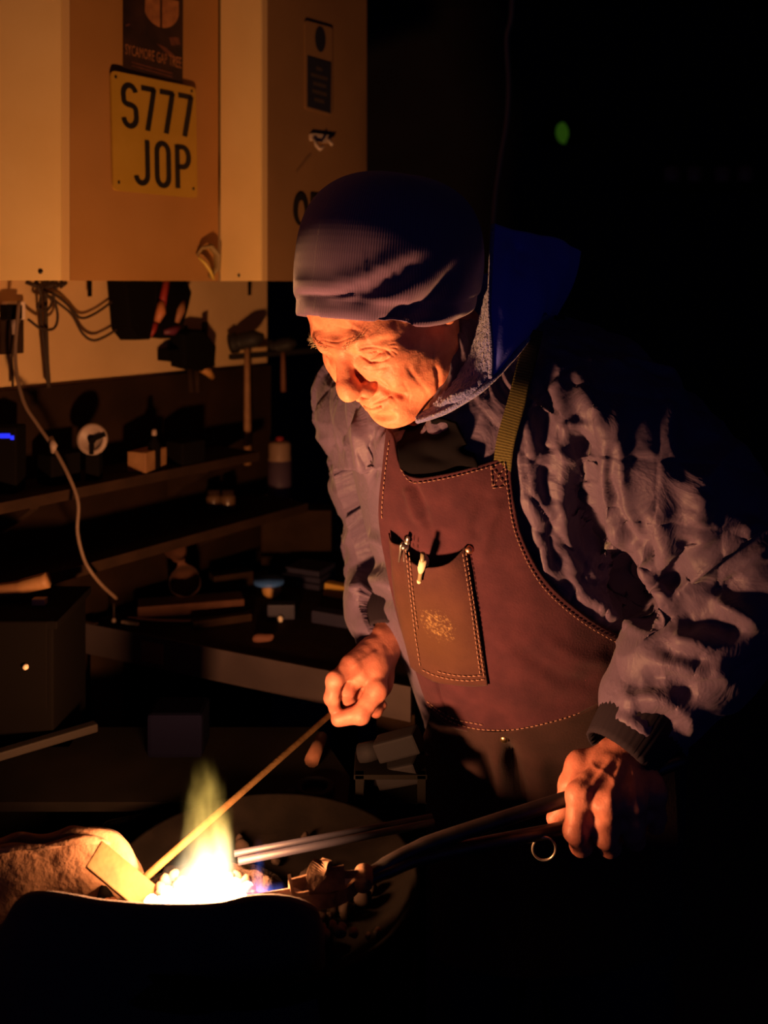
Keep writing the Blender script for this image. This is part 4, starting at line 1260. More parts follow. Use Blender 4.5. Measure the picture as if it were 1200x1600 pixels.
LIP = [
    [(770, 440, 1.140), (768, 446, 1.150), (764, 452, 1.165), (760, 460, 1.185)],
    [(768, 510, 1.112), (757, 518, 1.128), (746, 528, 1.150), (738, 538, 1.18)],
    [(768, 565, 1.104), (748, 572, 1.118), (728, 578, 1.142), (716, 582, 1.17)],
    [(766, 594, 1.104), (738, 602, 1.112), (714, 606, 1.130), (700, 606, 1.16)],
    [(742, 615, 1.106), (718, 620, 1.114), (700, 624, 1.126), (686, 624, 1.15)],
    [(702, 640, 1.125), (690, 640, 1.135), (678, 640, 1.150), (668, 640, 1.17)],
    [(655, 657, 1.160), (652, 656, 1.165), (650, 654, 1.17), (648, 650, 1.18)]]
Vl, Fl = loft(LIP, 60, 110)
Vl = strokes(Vl, Fl, [(-0.004, 0.006, [(760, 590), (735, 608), (700, 625)])])
Vl = Vl + vnormals(Vl, Fl) * (noise(Vl, 300, 42) * 0.0012 + noise(Vl, 60, 43) * 0.001)[:, None]
sheet('hood_lining', Vl, Fl, 0.004, fleece, hood, 0.0)
hem = [at(*p) for p in catmull([(770, 352, 1.188), (767, 415, 1.148), (765, 485, 1.118), (768, 545, 1.103), (766, 592, 1.101)], 8)]
MB().tube(hem, 0.0028, 8).build('hood_hem', fleece, hood, True)
hem2 = [at(*p) for p in catmull([(852, 492, 1.20), (815, 542, 1.128), (785, 577, 1.108), (762, 600, 1.100), (742, 616, 1.103), (700, 641, 1.122), (675, 651, 1.145), (652, 658, 1.165)], 8)]
MB().tube(hem2, 0.0034, 8).build('hood_hem', fleece, hood, True)
# dark shirt collar in the jacket opening
shirt_mat = mat('dark_shirt', (0.0035, 0.0028, 0.004), rough=0.95, spec=0.05)

SHIRT = [
    [(628, 662), (655, 660), (685, 656), (712, 660)],
    [(622, 690), (650, 690), (690, 686), (728, 690)],
    [(624, 720), (650, 722), (695, 718), (742, 712)],
    [(632, 752), (655, 758), (698, 752), (750, 742)]]
hpx = net(SHIRT, 40, 40)
Ph, Nh = SJ.at(hpx.reshape(-1, 2))
hd_ = smooth_grid(Ph[:, 1].reshape(40, 40), 40) - 0.012
Vs2 = at_grid(hpx, hd_).reshape(-1, 3)
shirt = sheet('shirt_front', Vs2 + vnormals(Vs2, grid_faces(40, 40)) * (noise(Vs2, 40, 44) * 0.003)[:, None], grid_faces(40, 40), 0.003, shirt_mat, person, 0.0)
shirt['label'] = 'dark shirt in the jacket opening'
# ---------------------------------------------------------------- pens in the pocket
steel = mat('worn_steel', (0.42, 0.40, 0.40), rough=0.38, metal=0.9, base2=(0.30, 0.28, 0.27), vscale=60)
bone = mat('ivory_plastic', (0.70, 0.56, 0.40), rough=0.5)
olive = mat('dark_olive_enamel', (0.20, 0.18, 0.11), rough=0.4)
q0, n0 = SP.at([(664, 858)], 0.006); q1, n1 = SP.at([(659, 903)], 0.0075)
qa, na = q0[0], n0[0]; qb = q1[0]
up = unit(qa - qb)
pen = empty('pen', qb, 'pen with ivory cap and dark clip over the pocket edge', 'pen')
MB().tube([qa - up * 0.07 - na * 0.017, qa + up * 0.004 - na * 0.011], 0.0042, 12).build('barrel', olive, pen, True)
MB().tube([qa + up * 0.002 - na * 0.010, qa + up * 0.012 - na * 0.007, qa + up * 0.019 - na * 0.003, qa + up * 0.016 + na * 0.001, qa + up * 0.006 + na * 0.0015, qa - up * 0.001 + na * 0.001], [0.0042, 0.0045, 0.0047, 0.0048, 0.0046, 0.003], 12).build('cap', bone, pen, True)
cpts = SP.at([(664, 860), (663, 873), (661, 888), (659, 902)], 0.0055)[0]
qb = cpts[-1]
MB().tube(list(cpts), [0.0028, 0.0032, 0.0028, 0.0025], 10).build('clip', olive, pen, True)
MB().lathe(qb - up * 0.002, [(0.0001, 0.0035), (0.0022, 0.0026), (0.003, 0.0), (0.0022, -0.0026), (0.0001, -0.0035)], 12, up).build('clip_tip', bone, pen, True)
q0, n0 = SP.at([(641, 852)], 0.002)
qa, na = q0[0], n0[0]
pc = empty('pencil', qa - up * 0.05, 'metal propelling pencil with knobbed clip beside the ivory capped pen', 'pencil')
MB().tube([qa - up * 0.06 - na * 0.010, qa + up * 0.010 - na * 0.004], 0.0032, 10).build('barrel', steel, pc, True)
MB().lathe(qa + up * 0.010 - na * 0.004, [(0.0032, 0), (0.0042, 0.001), (0.0042, 0.004), (0.0028, 0.005), (0.0028, 0.009), (0.0022, 0.011), (0.0001, 0.012)], 14, up).build('push_button', steel, pc, True)
MB().tube([qa + up * 0.012 + na * 0.001, qa + up * 0.007 + na * 0.003, qa - up * 0.004 + na * 0.002, qa - up * 0.022 + na * 0.001], [0.0016, 0.0022, 0.0014, 0.0012], 8).build('clip', steel, pc, True)
MB().lathe(qa + up * 0.006 + na * 0.004 + BL * 0.006, [(0.0001, 0.004), (0.003, 0.0028), (0.0038, 0.0), (0.003, -0.0028), (0.0001, -0.004)], 12, up).build('clip_ball', steel, pc, True)
# ---------------------------------------------------------------- eyebrows and lashes
hair_mat = mat('grey_hair', (0.42, 0.33, 0.20), rough=0.7)
def tuft(name, pts, n, length, spread, d, seed):
    r = np.random.RandomState(seed); b = MB()
    pts = np.array(pts, float); c = resample(catmull(pts, 8), n)
    for p in c:
        p = p + r.randn(3) * np.array((0.0012, 0.0006, spread))
        dd = unit(np.array(d) + r.randn(3) * 0.28)
        L = length * r.uniform(0.6, 1.2)
        q = [p, p + dd * L * 0.5 + np.array((0, -0.0010, 0)), p + dd * L + np.array((0, 0.0004, -0.0012))]
        b.tube([head_w(x) for x in q], [0.00022, 0.00018, 0.00007], 4, False)
    o = b.build(name, hair_mat, person, True); o['kind'] = 'stuff'; return o
tuft('eyebrow', [(0.012, -0.1005, 0.014), (0.030, -0.0985, 0.0235), (0.050, -0.077, 0.018)], 60, 0.0075, 0.0018, (0.85, -0.12, 0.15), 3)
tuft('eyebrow', [(-0.012, -0.1005, 0.014), (-0.030, -0.0985, 0.0235), (-0.050, -0.077, 0.018)], 90, 0.0085, 0.0018, (-0.8, -0.25, 0.12), 4)
# ================================================================== the forge
FD = 0.93
FK = 1.012                                                    # the fire stands a little nearer than the man
_at0 = at
def unwarp(y):
    lo_, hi_ = 0.5, 1.4
    for _ in range(40):
        m_ = 0.5 * (lo_ + hi_); t = min(max((m_ - 0.96) / 0.10, 0.0), 1.0); t = t * t * (3 - 2 * t)
        if m_ * (FK + (1 - FK) * t) < y: lo_ = m_
        else: hi_ = m_
    return lo_
def at(px, py, d):
    t = min(max((d - 0.96) / 0.10, 0.0), 1.0); t = t * t * (3 - 2 * t)
    return _at0(px, py, d * (FK + (1 - FK) * t))
FC = at(322, 1402, FD)                                         # seat of the fire
iron = mat('shaded_black_iron', (0.0014, 0.0010, 0.0009), rough=0.95, spec=0.02, metal=0.0, base2=(0.0026, 0.0018, 0.0015), vscale=30, bump=0.3, bscale=120, bdist=0.002)  # blacker than iron: shade inside the pan is put into the colour
soot = mat('sooty_clay', (0.035, 0.022, 0.022), rough=0.95, base2=(0.05, 0.03, 0.03), vscale=24, bump=0.5, bscale=90, bdist=0.003)
clay = mat('fired_clay', (0.115, 0.058, 0.030), rough=0.92, base2=(0.18, 0.095, 0.055), vscale=38, bump=0.6, bscale=110, bdist=0.003)
coke_bed = mat('crushed_coke_bed', (0.006, 0.004, 0.003), rough=0.95, spec=0.05, base2=(0.014, 0.008, 0.006), vscale=120, bump=1.0, bscale=160, bdist=0.006)
TZ = 0.905                                                     # forge table top
table_m = mat('steel_table_plate', (0.004, 0.003, 0.0027), rough=0.85, spec=0.06, base2=(0.007, 0.005, 0.0045), vscale=12)
PZ = 0.905                                                     # bottom of the pan
PC = np.array((-0.127, 0.998, PZ))
forge = empty('forge', (PC[0], PC[1], 0), 'round coal forge with clay fire wall and glowing heart', 'forge')
# pan: shallow dish with a turned lip
MB().lathe(PC, [(0.0001, 0.006), (0.12, 0.006), (0.146, 0.016), (0.158, 0.030), (0.163, 0.031), (0.165, 0.028), (0.156, 0.010), (0.146, 0.0), (0.0001, 0.0)], 72).build('pan', iron, forge, True)
# heaped bed under the fire, bank raised right and behind to shade the pan
nb = 60
Vk = []; rad_ = [0.0, 0.02, 0.034, 0.046, 0.054, 0.060, 0.066, 0.074, 0.086, 0.100]
LZ_ = FC[2] + 0.010
for j in range(nb):
    a_ = 2 * math.pi * j / nb
    bank = np.clip(math.cos(a_ - math.radians(42)) * 1.6 + 0.75, 0, 1)
    hx_ = 0.012 * np.clip(math.cos(a_ + math.radians(5)) * 2.2 - 1.1, 0, 1)
    hb = (LZ_ - 0.014 + hx_) * bank + (FC[2] - 0.012) * (1 - bank)
    prof_ = [FC[2] - 0.022, FC[2] - 0.022, FC[2] - 0.020, FC[2] - 0.014, hb * 0.6 + (FC[2] - 0.014) * 0.4, hb, hb - 0.002, hb - 0.012, PZ + 0.03, PZ + 0.005]
    for r_, z_ in zip(rad_, prof_):
        Vk.append((FC[0] + r_ * math.cos(a_), FC[1] + r_ * math.sin(a_), z_))
Vk = np.array(Vk); nr_ = len(rad_)
Vk[:, 2] += 0.004 * noise(Vk, 70, 81) * (np.hypot(Vk[:, 0] - FC[0], Vk[:, 1] - FC[1]) > 0.03)
Fk = [(j * nr_ + i, j * nr_ + i + 1, ((j + 1) % nb) * nr_ + i + 1, ((j + 1) % nb) * nr_ + i) for j in range(nb) for i in range(nr_ - 1)]
MB().add(Vk, Fk).build('fire_bed', coke_bed, forge, True)
# stand under it
MB().lathe((PC[0], PC[1], 0), [(0.0001, 0.0), (0.20, 0.0), (0.20, 0.02), (0.11, 0.05), (0.09, 0.30), (0.09, 0.60), (0.125, 0.80), (0.13, PZ - 0.002), (0.0001, PZ - 0.002)], 40).build('pedestal', iron, forge, True)
# front wall: dark curved slab between the fire and the viewer
top = catmull([(-70, 1462, 0.925), (-10, 1448, 0.900), (18, 1408, 0.885), (48, 1397, 0.872), (95, 1403, 0.862), (150, 1413, 0.854), (240, 1420, 0.848), (330, 1419, 0.848), (385, 1408, 0.852), (430, 1406, 0.858), (470, 1412, 0.868), (497, 1426, 0.880), (508, 1452, 0.892)], 6)
Vf = []; nprof = 0
for p in top:
    P = at(*p); inn = unit(np.array((PC[0] + 0.0 - P[0], PC[1] + 0.1 - P[1], 0)))
    w = 0.011
    ring = [P - np.array((0, 0, P[2] - 0.66)), P - np.array((0, 0, 0.16)) - inn * 0.004, P - np.array((0, 0, 0.05)) - inn * 0.002, P - np.array((0, 0, 0.012)), P - np.array((0, 0, 0.003)) + inn * 0.003, P + inn * w * 0.6, P + inn * w * 1.2 - np.array((0, 0, 0.003)), P + inn * w * 1.5 - np.array((0, 0, 0.012)), P + inn * w * 1.6 - np.array((0, 0, 0.07)), P + inn * w * 1.6 - np.array((0, 0, P[2] - 0.66))]
    nprof = len(ring); Vf += ring
m_ = len(top)
Ff = [(i * nprof + k, i * nprof + (k + 1) % nprof, (i + 1) * nprof + (k + 1) % nprof, (i + 1) * nprof + k) for i in range(m_ - 1) for k in range(nprof)]
Ff += [tuple(range(nprof)), tuple((m_ - 1) * nprof + k for k in range(nprof - 1, -1, -1))]
mb = MB().add(Vf, Ff); mb.build('front_wall', soot, forge, True)
# clay block at the left: rounded slab, leaning
def slab_px(name, outline, d0, d1, m, parent, smooth=20, jit=0.0015):
    c = np.array(outline, float)
    out = []
    n = len(c)
    P = np.vstack((c[-1], c, c[0], c[1]))
    for i in range(1, n + 1):
        p0, p1, p2, p3 = P[i - 1], P[i], P[i + 1], P[(i + 2) if i + 2 < len(P) else 2]
        for t in np.linspace(0, 1, 6, endpoint=False):
            out.append(0.5 * (2 * p1 + (p2 - p0) * t + (2 * p0 - 5 * p1 + 4 * p2 - p3) * t * t + (3 * p1 - p0 - 3 * p2 + p3) * t ** 3))
    c = np.array(out); cen = c.mean(0)
    rings = []
    for s_, dd in ((0.0, d0 - 0.006), (0.15, d0 - 0.006), (0.3, d0 - 0.0055), (0.45, d0 - 0.005), (0.6, d0 - 0.004), (0.75, d0 - 0.002), (0.88, d0), (0.95, d0 + 0.003), (0.985, d0 + 0.008), (1.0, d0 + 0.016), (1.0, d1 - 0.008), (0.97, d1)):
        rings.append([at(*(cen + (p - cen) * s_), dd) for p in c])
    V = np.array([p for r in rings for p in r]); k = len(c)
    V = V + jit * 2 * np.stack((noise(V, 45, 60), noise(V, 45, 61), noise(V, 45, 62)), -1)
    Fc = [(i * k + j, i * k + (j + 1) % k, (i + 1) * k + (j + 1) % k, (i + 1) * k + j) for i in range(len(rings) - 1) for j in range(k)]
    Fc.append(tuple((len(rings) - 1) * k + j for j in range(k)))
    return MB().add(V, Fc).build(name, m, parent, True)
slab_px('clay_block', [(-60, 1322), (0, 1312), (30, 1303), (75, 1303), (112, 1292), (150, 1291), (185, 1304), (208, 1330), (226, 1372), (232, 1430), (120, 1470), (20, 1470), (-60, 1440)], 0.975, 1.035, clay, forge)
slab_px('clay_rim', [(-40, 1330), (10, 1318), (60, 1319), (105, 1307), (140, 1304), (168, 1314), (172, 1322), (140, 1314), (108, 1318), (64, 1330), (14, 1329), (-36, 1342)], 0.966, 0.985, clay, forge, jit=0.001)
slab_px('back_plate', [(160, 1290), (200, 1276), (255, 1268), (310, 1264), (360, 1266), (370, 1300), (360, 1370), (300, 1385), (230, 1370), (180, 1330)], 1.165, 1.175, iron, forge, jit=0.0008)
# table plate around it and its legs
tb = empty('forge_table', (-0.3, 1.2, 0), 'dark steel table behind the forge holding tools', 'table')
MB().prism([(-0.62, 1.197), (-0.045, 1.197), (-0.045, 1.26), (-0.10, 1.40), (-0.44, 1.40), (-0.44, 1.34), (-0.62, 1.34)], lambda p: (p[0], p[1], TZ - 0.012), lambda p: (p[0], p[1], TZ)).build('table_top', table_m, tb)
for lx, ly in ((-0.59, 1.215), (-0.075, 1.215), (-0.59, 1.31), (-0.14, 1.37)):
    MB().box((lx, ly, (TZ - 0.012) / 2), (0.018, 0.018, (TZ - 0.012) / 2)).build('leg', table_m, tb)

# ---------------------------------------------------------------- coals
def glow(name, col, s, base=(0.03, 0.02, 0.02)):
    return mat(name, base, rough=0.9, emit=col, estr=s)
hot_white = glow('white_hot_coke', (1.0, 0.80, 0.55), 9.0)
hot_yel = glow('yellow_hot_coke', (1.0, 0.45, 0.12), 2.2)
hot_red = glow('red_hot_coke', (1.0, 0.16, 0.03), 0.28, (0.08, 0.04, 0.03))
hot_pink = glow('rose_hot_coke', (1.0, 0.30, 0.42), 1.1)
coke = mat('unlit_coke', (0.004, 0.0025, 0.002), rough=0.9, spec=0.05, base2=(0.010, 0.006, 0.005), vscale=90)
lump = []
for k in range(7):
    bm = bmesh.new(); bmesh.ops.create_icosphere(bm, subdivisions=2, radius=1.0)
    sc3 = np.array((1.0, R3.uniform(0.7, 1.0), R3.uniform(0.65, 0.95)))
    for v_ in bm.verts:
        n_ = 1 + 0.30 * float(noise(np.array(v_.co) * 1.3 + k * 9.1, 1.0, 50 + k))
        v_.co = Vector([v_.co[i] * sc3[i] * n_ for i in range(3)])
    me = bpy.data.meshes.new('coke_lump'); bm.to_mesh(me); bm.free()
    me.polygons.foreach_set('use_smooth', np.ones(len(me.polygons), bool))
    lump.append(me)
lump_by = {}
def coal(px, py, d, r, m, label, group):
    key = (rng.randrange(7), m.name)
    if key not in lump_by:
        me = lump[key[0]].copy(); me.materials.clear(); me.materials.append(m); lump_by[key] = me
    o = bpy.data.objects.new('coal', lump_by[key]); COL.objects.link(o)
    o.location = Vector(tuple(at(px, py, d))); o.scale = (r, r, r)
    o.rotation_euler = (rng.uniform(0, 6), rng.uniform(0, 6), rng.uniform(0, 6))
    tag(o, label, 'coal', group)
    return o
WHT = ('white-hot lump of coke in the heart of the fire', 'white-hot coals under the flame')
ORG = ('dull red glowing coke lump at the edge of the fire', 'red coals around the fire')
COLD = ('unlit dark coke lump lying in the pan', 'unlit coals in the forge pan')
# cold bed first, resting in the pan
for k in range(46):
    a = rng.uniform(0, 2 * math.pi); rr_ = 0.115 * math.sqrt(rng.uniform(0.05, 1))
    x, y = PC[0] + rr_ * math.cos(a), PC[1] + rr_ * math.sin(a)
    if y < 0.90 or math.hypot(x - FC[0], y - FC[1]) < 0.05: continue
    P = np.array((x, y, PZ + 0.013)); s_ = proj(P)
    coal(s_[0], s_[1], unwarp(y), rng.uniform(0.006, 0.011), coke, *COLD)
for px, py, d, r in [(236, 1408, .915, .007), (252, 1412, .905, .009), (262, 1398, .925, .009), (275, 1405, .905, .010), (290, 1392, .93, .011), (300, 1408, .90, .010), (312, 1390, .94, .011), (322, 1403, .905, .012), (336, 1392, .93, .012), (345, 1406, .90, .010), (356, 1394, .925, .010), (366, 1386, .94, .009), (372, 1400, .905, .010), (384, 1392, .92, .008), (306, 1398, .92, .012), (330, 1400, .915, .012), (356, 1403, .905, .010), (285, 1410, .895, .009), (318, 1413, .893, .009), (345, 1412, .893, .008), (266, 1410, .90, .008), (376, 1408, .893, .008), (300, 1384, .955, .009), (352, 1380, .955, .009)]:
    coal(px, py, d, r, hot_white, *WHT)
for px, py, d, r in [(250, 1390, .95, .008), (258, 1378, .965, .008), (272, 1372, .975, .008), (283, 1380, .965, .008), (246, 1404, .93, .007), (276, 1386, .95, .007)]:
    coal(px, py, d, r, hot_red, *ORG)
for px, py, d, r in [(358, 1374, .97, .007), (370, 1372, .975, .007), (382, 1378, .965, .008), (345, 1370, .98, .007), (176, 1412, .93, .006), (184, 1416, .925, .005), (196, 1418, .92, .005), (168, 1410, .94, .005)]:
    coal(px, py, d, r, hot_red, *ORG)
for px, py, d, r in [(392, 1396, .91, .008), (398, 1402, .905, .007), (388, 1404, .90, .007)]:
    coal(px, py, d, r, hot_pink, 'rose glowing lump of coke beside the blue flame', 'rose coals by the blue flame')
for px, py, d, r in [(492, 1432, .915, .005), (497, 1443, .91, .006), (502, 1452, .905, .007), (508, 1462, .90, .006), (520, 1446, .915, .006), (530, 1455, .91, .007), (535, 1448, .915, .005), (552, 1458, .91, .005), (575, 1462, .91, .004), (590, 1455, .915, .005)]:
    coal(px, py, d, r, clay, 'brown clinker crumb on the right of the pan', 'clinker crumbs in the pan')

# ---------------------------------------------------------------- flames: glowing gas
def flame(name, label, base, tip, r0, r1, cols, strength, seed, parent=None):
    base = np.asarray(base); tip = np.asarray(tip); L = np.linalg.norm(tip - base); ax = (tip - base) / L
    b = MB().lathe(base - ax * 0.01, [(0.0001, 0.0), (r0 * 1.25, 0.004), (r0 * 1.35, L * 0.2), (r0 * 1.2, L * 0.55), (r0 * 0.9, L * 0.85), (r1 * 1.4, L * 1.12), (0.0001, L * 1.2)], 24, ax)
    m = bpy.data.materials.new(name); m.use_nodes = True
    nt = m.node_tree; nd = nt.nodes; lk = nt.links; nd.clear()
    out = nd.new('ShaderNodeOutputMaterial'); em = nd.new('ShaderNodeEmission'); lk.new(em.outputs[0], out.inputs['Volume'])
    tc = nd.new('ShaderNodeTexCoord')
    def vm(op, a, b_=None):
        n = nd.new('ShaderNodeVectorMath'); n.operation = op
        for i, x in enumerate((a, b_)):
            if x is None: continue
            if isinstance(x, tuple): n.inputs[i].default_value = x
            else: lk.new(x, n.inputs[i])
        return n
    def ma(op, a, b_=None, c=None):
        n = nd.new('ShaderNodeMath'); n.operation = op
        for i, x in enumerate((a, b_, c)):
            if x is None: continue
            if isinstance(x, (int, float)): n.inputs[i].default_value = x
            else: lk.new(x, n.inputs[i])
        return n.outputs[0]
    # wispy warp, stretched along the flame
    st = vm('MULTIPLY', tc.outputs['Object'], (1.0, 1.0, 0.35)).outputs[0]
    nz = nd.new('ShaderNodeTexNoise'); nz.inputs['Scale'].default_value = 0.9 / r0; nz.inputs['Detail'].default_value = 3
    sd = vm('ADD', st, (seed * 3.1, seed * 1.7, seed * 0.9)).outputs[0]; lk.new(sd, nz.inputs['Vector'])
    wv = vm('SUBTRACT', nz.outputs['Color'], (0.5, 0.5, 0.5)).outputs[0]
    p = vm('SUBTRACT', tc.outputs['Object'], tuple(base)).outputs[0]
    h = ma('DIVIDE', vm('DOT_PRODUCT', p, tuple(ax)).outputs['Value'], L)
    wsc = nd.new('ShaderNodeVectorMath'); wsc.operation = 'SCALE'; lk.new(wv, wsc.inputs[0]); lk.new(ma('MULTIPLY', ma('ADD', h, 0.25), r0 * 2.4), wsc.inputs['Scale'])
    p2 = vm('ADD', p, wsc.outputs[0]).outputs[0]
    along = nd.new('ShaderNodeVectorMath'); along.operation = 'SCALE'; along.inputs[0].default_value = tuple(ax); lk.new(vm('DOT_PRODUCT', p2, tuple(ax)).outputs['Value'], along.inputs['Scale'])
    rad = vm('LENGTH', vm('SUBTRACT', p2, along.outputs[0]).outputs[0]).outputs['Value']
    R = ma('ADD', ma('MULTIPLY', ma('SUBTRACT', 1.0, h), r0 - r1), r1)
    e = ma('SUBTRACT', 1.0, ma('DIVIDE', rad, ma('MAXIMUM', R, 0.0005)))
    e = ma('POWER', ma('MAXIMUM', e, 0.0), 1.6)
    hh = ma('MINIMUM', ma('MAXIMUM', h, 0.0), 1.0)
    fall = ma('MULTIPLY', ma('POWER', ma('SUBTRACT', 1.0, hh), 2.2), ma('GREATER_THAN', h, -0.06))
    nz2 = nd.new('ShaderNodeTexNoise'); nz2.inputs['Scale'].default_value = 1.6 / r0; lk.new(sd, nz2.inputs['Vector'])
    stk = ma('MAXIMUM', ma('SUBTRACT', ma('MULTIPLY', nz2.outputs['Fac'], 3.6), 1.0), 0.03)
    base_ = ma('ADD', ma('MULTIPLY', ma('MINIMUM', ma('DIVIDE', hh, 0.3), 1.0), 0.7), 0.3)
    S = ma('MULTIPLY', ma('MULTIPLY', ma('MULTIPLY', e, base_), fall), ma('MULTIPLY', stk, strength))
    rp = nd.new('ShaderNodeValToRGB'); lk.new(hh, rp.inputs['Fac'])
    el = rp.color_ramp.elements
    el[0].position = cols[0][0]; el[0].color = (*cols[0][1], 1); el[1].position = cols[-1][0]; el[1].color = (*cols[-1][1], 1)
    for q_, c_ in cols[1:-1]:
        n_ = el.new(q_); n_.color = (*c_, 1)
    lk.new(rp.outputs['Color'], em.inputs['Color']); lk.new(S, em.inputs['Strength'])
    m.cycles.volume_step_rate = 3.0
    o = b.build(name, m, parent, True)
    o.visible_shadow = False                                    # glowing gas throws no shadow
    return o
YL = [(0.0, (1.0, 0.70, 0.40)), (0.25, (1.0, 0.74, 0.42)), (0.5, (1.0, 0.62, 0.14)), (1.0, (0.95, 0.60, 0.10))]
BLU = [(0.0, (0.25, 0.35, 1.0)), (0.5, (0.12, 0.22, 1.0)), (1.0, (0.10, 0.10, 0.55))]
fl1 = flame('flame', None, at(316, 1410, .925), at(328, 1185, .94), 0.042, 0.012, YL, 460, 1)
tag(fl1, 'tall yellow flame rising from the white-hot coals', 'flame')
fl2 = flame('flame', None, at(332, 1405, .92), at(372, 1318, .93), 0.019, 0.005, [(0.0, (1.0, 0.75, 0.5)), (0.5, (1.0, 0.82, 0.55)), (1.0, (0.9, 0.75, 0.3))], 200, 2)
tag(fl2, 'short pale flame tongue leaning right over the coals', 'flame')
fl3 = flame('flame', None, at(385, 1402, .91), at(452, 1398, .93), 0.018, 0.007, BLU, 520, 3)
tag(fl3, 'blue flame licking the end of the steel bar', 'flame')
fl4 = flame('flame', None, at(402, 1400, .92), at(405, 1300, .95), 0.009, 0.003, BLU, 150, 4)
tag(fl4, 'thin upright blue flame beside the steel bar', 'flame')
fl5 = flame('flame', None, at(292, 1410, .915), at(300, 1310, .93), 0.022, 0.005, YL, 200, 5)
tag(fl5, 'low yellow flame on the left of the white-hot coals', 'flame')
# the light the fire gives off
def fire_light(p, e, col, r):
    l = bpy.data.lights.new('fire_glow', 'POINT'); l.energy = e; l.color = col; l.shadow_soft_size = r
    o = bpy.data.objects.new('fire_glow', l); o.location = Vector(tuple(p)); COL.objects.link(o); o.parent = forge; o.matrix_parent_inverse = world_of(forge).inverted()
    return o
fire_light(at(318, 1364, .93), 37.0, FIRE, 0.030)

# ---------------------------------------------------------------- rake, tongs, bars
rake_m = mat('fire_rake_iron', (0.036, 0.020, 0.007), rough=0.75, spec=0.12, metal=0.0, base2=(0.055, 0.031, 0.011), vscale=60, bump=0.3, bscale=200)
rk = empty('fire_rake', at(213, 1384, .925), 'iron fire rake with a flat blade resting in the coals', 'rake')
h0, h1 = at(513, 1119, 1.272), at(212, 1384, .945)
dirr = unit(h0 - h1)
MB().tube([h1, h1 * 0.5 + h0 * 0.5, h0, h0 + dirr * 0.10], [0.0042, 0.0040, 0.0038, 0.0038], 12).build('rod', rake_m, rk, True)
bn = unit((0.60, -0.50, 0.60)); bx = np.array((0.60, 0.06, -0.55)); bx = unit(bx - bn * (bx @ bn)); by = np.cross(bn, bx)
ctr = at(194, 1374, .938)
MB().box(ctr, (0.040, 0.014, 0.0022), np.stack((bx, by, bn), 1), 0.001).build('blade', rake_m, rk)
dark_steel = mat('dark_forged_steel', (0.05, 0.046, 0.052), rough=0.42, metal=0.85, base2=(0.08, 0.074, 0.08), vscale=40)
rust = mat('scaled_rusty_steel', (0.070, 0.036, 0.022), rough=0.8, spec=0.2, metal=0.0, base2=(0.13, 0.072, 0.042), vscale=70, bump=0.5, bscale=180, bdist=0.002)
tg = empty('tongs', at(560, 1385, .95), 'blacksmith tongs gripping the steel bar, held at the right', 'tongs')
boss = at(567, 1372, .958)
r1 = [at(1070, 1186, 1.092), at(990, 1215, 1.078), at(885, 1248, 1.068), at(760, 1288, 1.03), at(660, 1322, .995), at(600, 1352, .97), boss]
r2 = [at(1000, 1262, 1.10), at(940, 1278, 1.09), at(872, 1296, 1.075), at(760, 1318, 1.03), at(660, 1340, .992), at(605, 1362, .967), boss + np.array((0.002, 0, -0.004))]
MB().tube(catmull(r1, 6), [0.0078] * 25 + [0.0070] * 6 + [0.006] * 6, 12).build('rein', dark_steel, tg, True)
MB().tube(catmull(r2, 6), [0.0074] * 25 + [0.0068] * 6 + [0.006] * 6, 12).build('rein', dark_steel, tg, True)
MB().lathe(boss - np.array((0, 0.010, 0)), [(0.0001, -0.004), (0.008, -0.003), (0.010, 0.0), (0.010, 0.016), (0.0001, 0.018)], 18, (0.1, 1, 0.2)).build('rivet_boss', rust, tg, True)
def strip(pts, w, t, upv):
    """forged flat strip following pts"""
    pts = np.array([at(*p) for p in pts]); c = catmull(pts, 6); T = np.gradient(c, axis=0); T /= np.linalg.norm(T, axis=1, keepdims=True)
    upv = unit(upv); V = []
    for p, t_ in zip(c, T):
        u_ = unit(upv - t_ * (upv @ t_)); n_ = np.cross(t_, u_)
        V += [p + u_ * w + n_ * t, p - u_ * w + n_ * t, p - u_ * w - n_ * t, p + u_ * w - n_ * t]
    m = len(c)
    Fc = [(i * 4 + k, i * 4 + (k + 1) % 4, (i + 1) * 4 + (k + 1) % 4, (i + 1) * 4 + k) for i in range(m - 1) for k in range(4)] + [(0, 1, 2, 3), (m * 4 - 1, m * 4 - 2, m * 4 - 3, m * 4 - 4)]
    return MB().add(V, Fc)
strip([(567, 1368, .955), (548, 1392, .945), (520, 1406, .935), (488, 1408, .925), (462, 1414, .918)], 0.0065, 0.0018, (0.25, 0.3, 1)).build('lower_jaw', rust, tg)
strip([(575, 1372, .955), (562, 1366, .955), (540, 1366, .95), (520, 1362, .945), (506, 1350, .94)], 0.0035, 0.002, (0.2, 0.5, 0.8)).build('upper_jaw', rust, tg)
strip([(538, 1370, .945), (508, 1376, .938), (478, 1386, .930), (452, 1393, .922)], 0.0105, 0.0016, (0.12, 0.35, 1)).build('upper_jaw', rust, tg)
strip([(500, 1380, .928), (492, 1368, .930), (500, 1352, .936), (512, 1345, .942)], 0.0085, 0.0015, (0.9, 0.2, 0.15)).build('jaw_flange', rust, tg)
strip([(452, 1366, .922), (454, 1380, .918), (460, 1397, .915), (482, 1395, .918)], 0.0016, 0.0016, (0.9, 0.3, 0.3)).build('jaw_flange', rust, tg)
hot_bar = mat('grey_scaled_bar', (0.24, 0.16, 0.14), rough=0.6, metal=0.4, base2=(0.33, 0.23, 0.19), vscale=50)
bar = strip([(560, 1375, .955), (520, 1388, .943), (470, 1402, .925), (415, 1412, .905), (380, 1414, .90)], 0.0095, 0.0022, (0.1, 0.55, 0.8)).build('steel_bar', hot_bar)
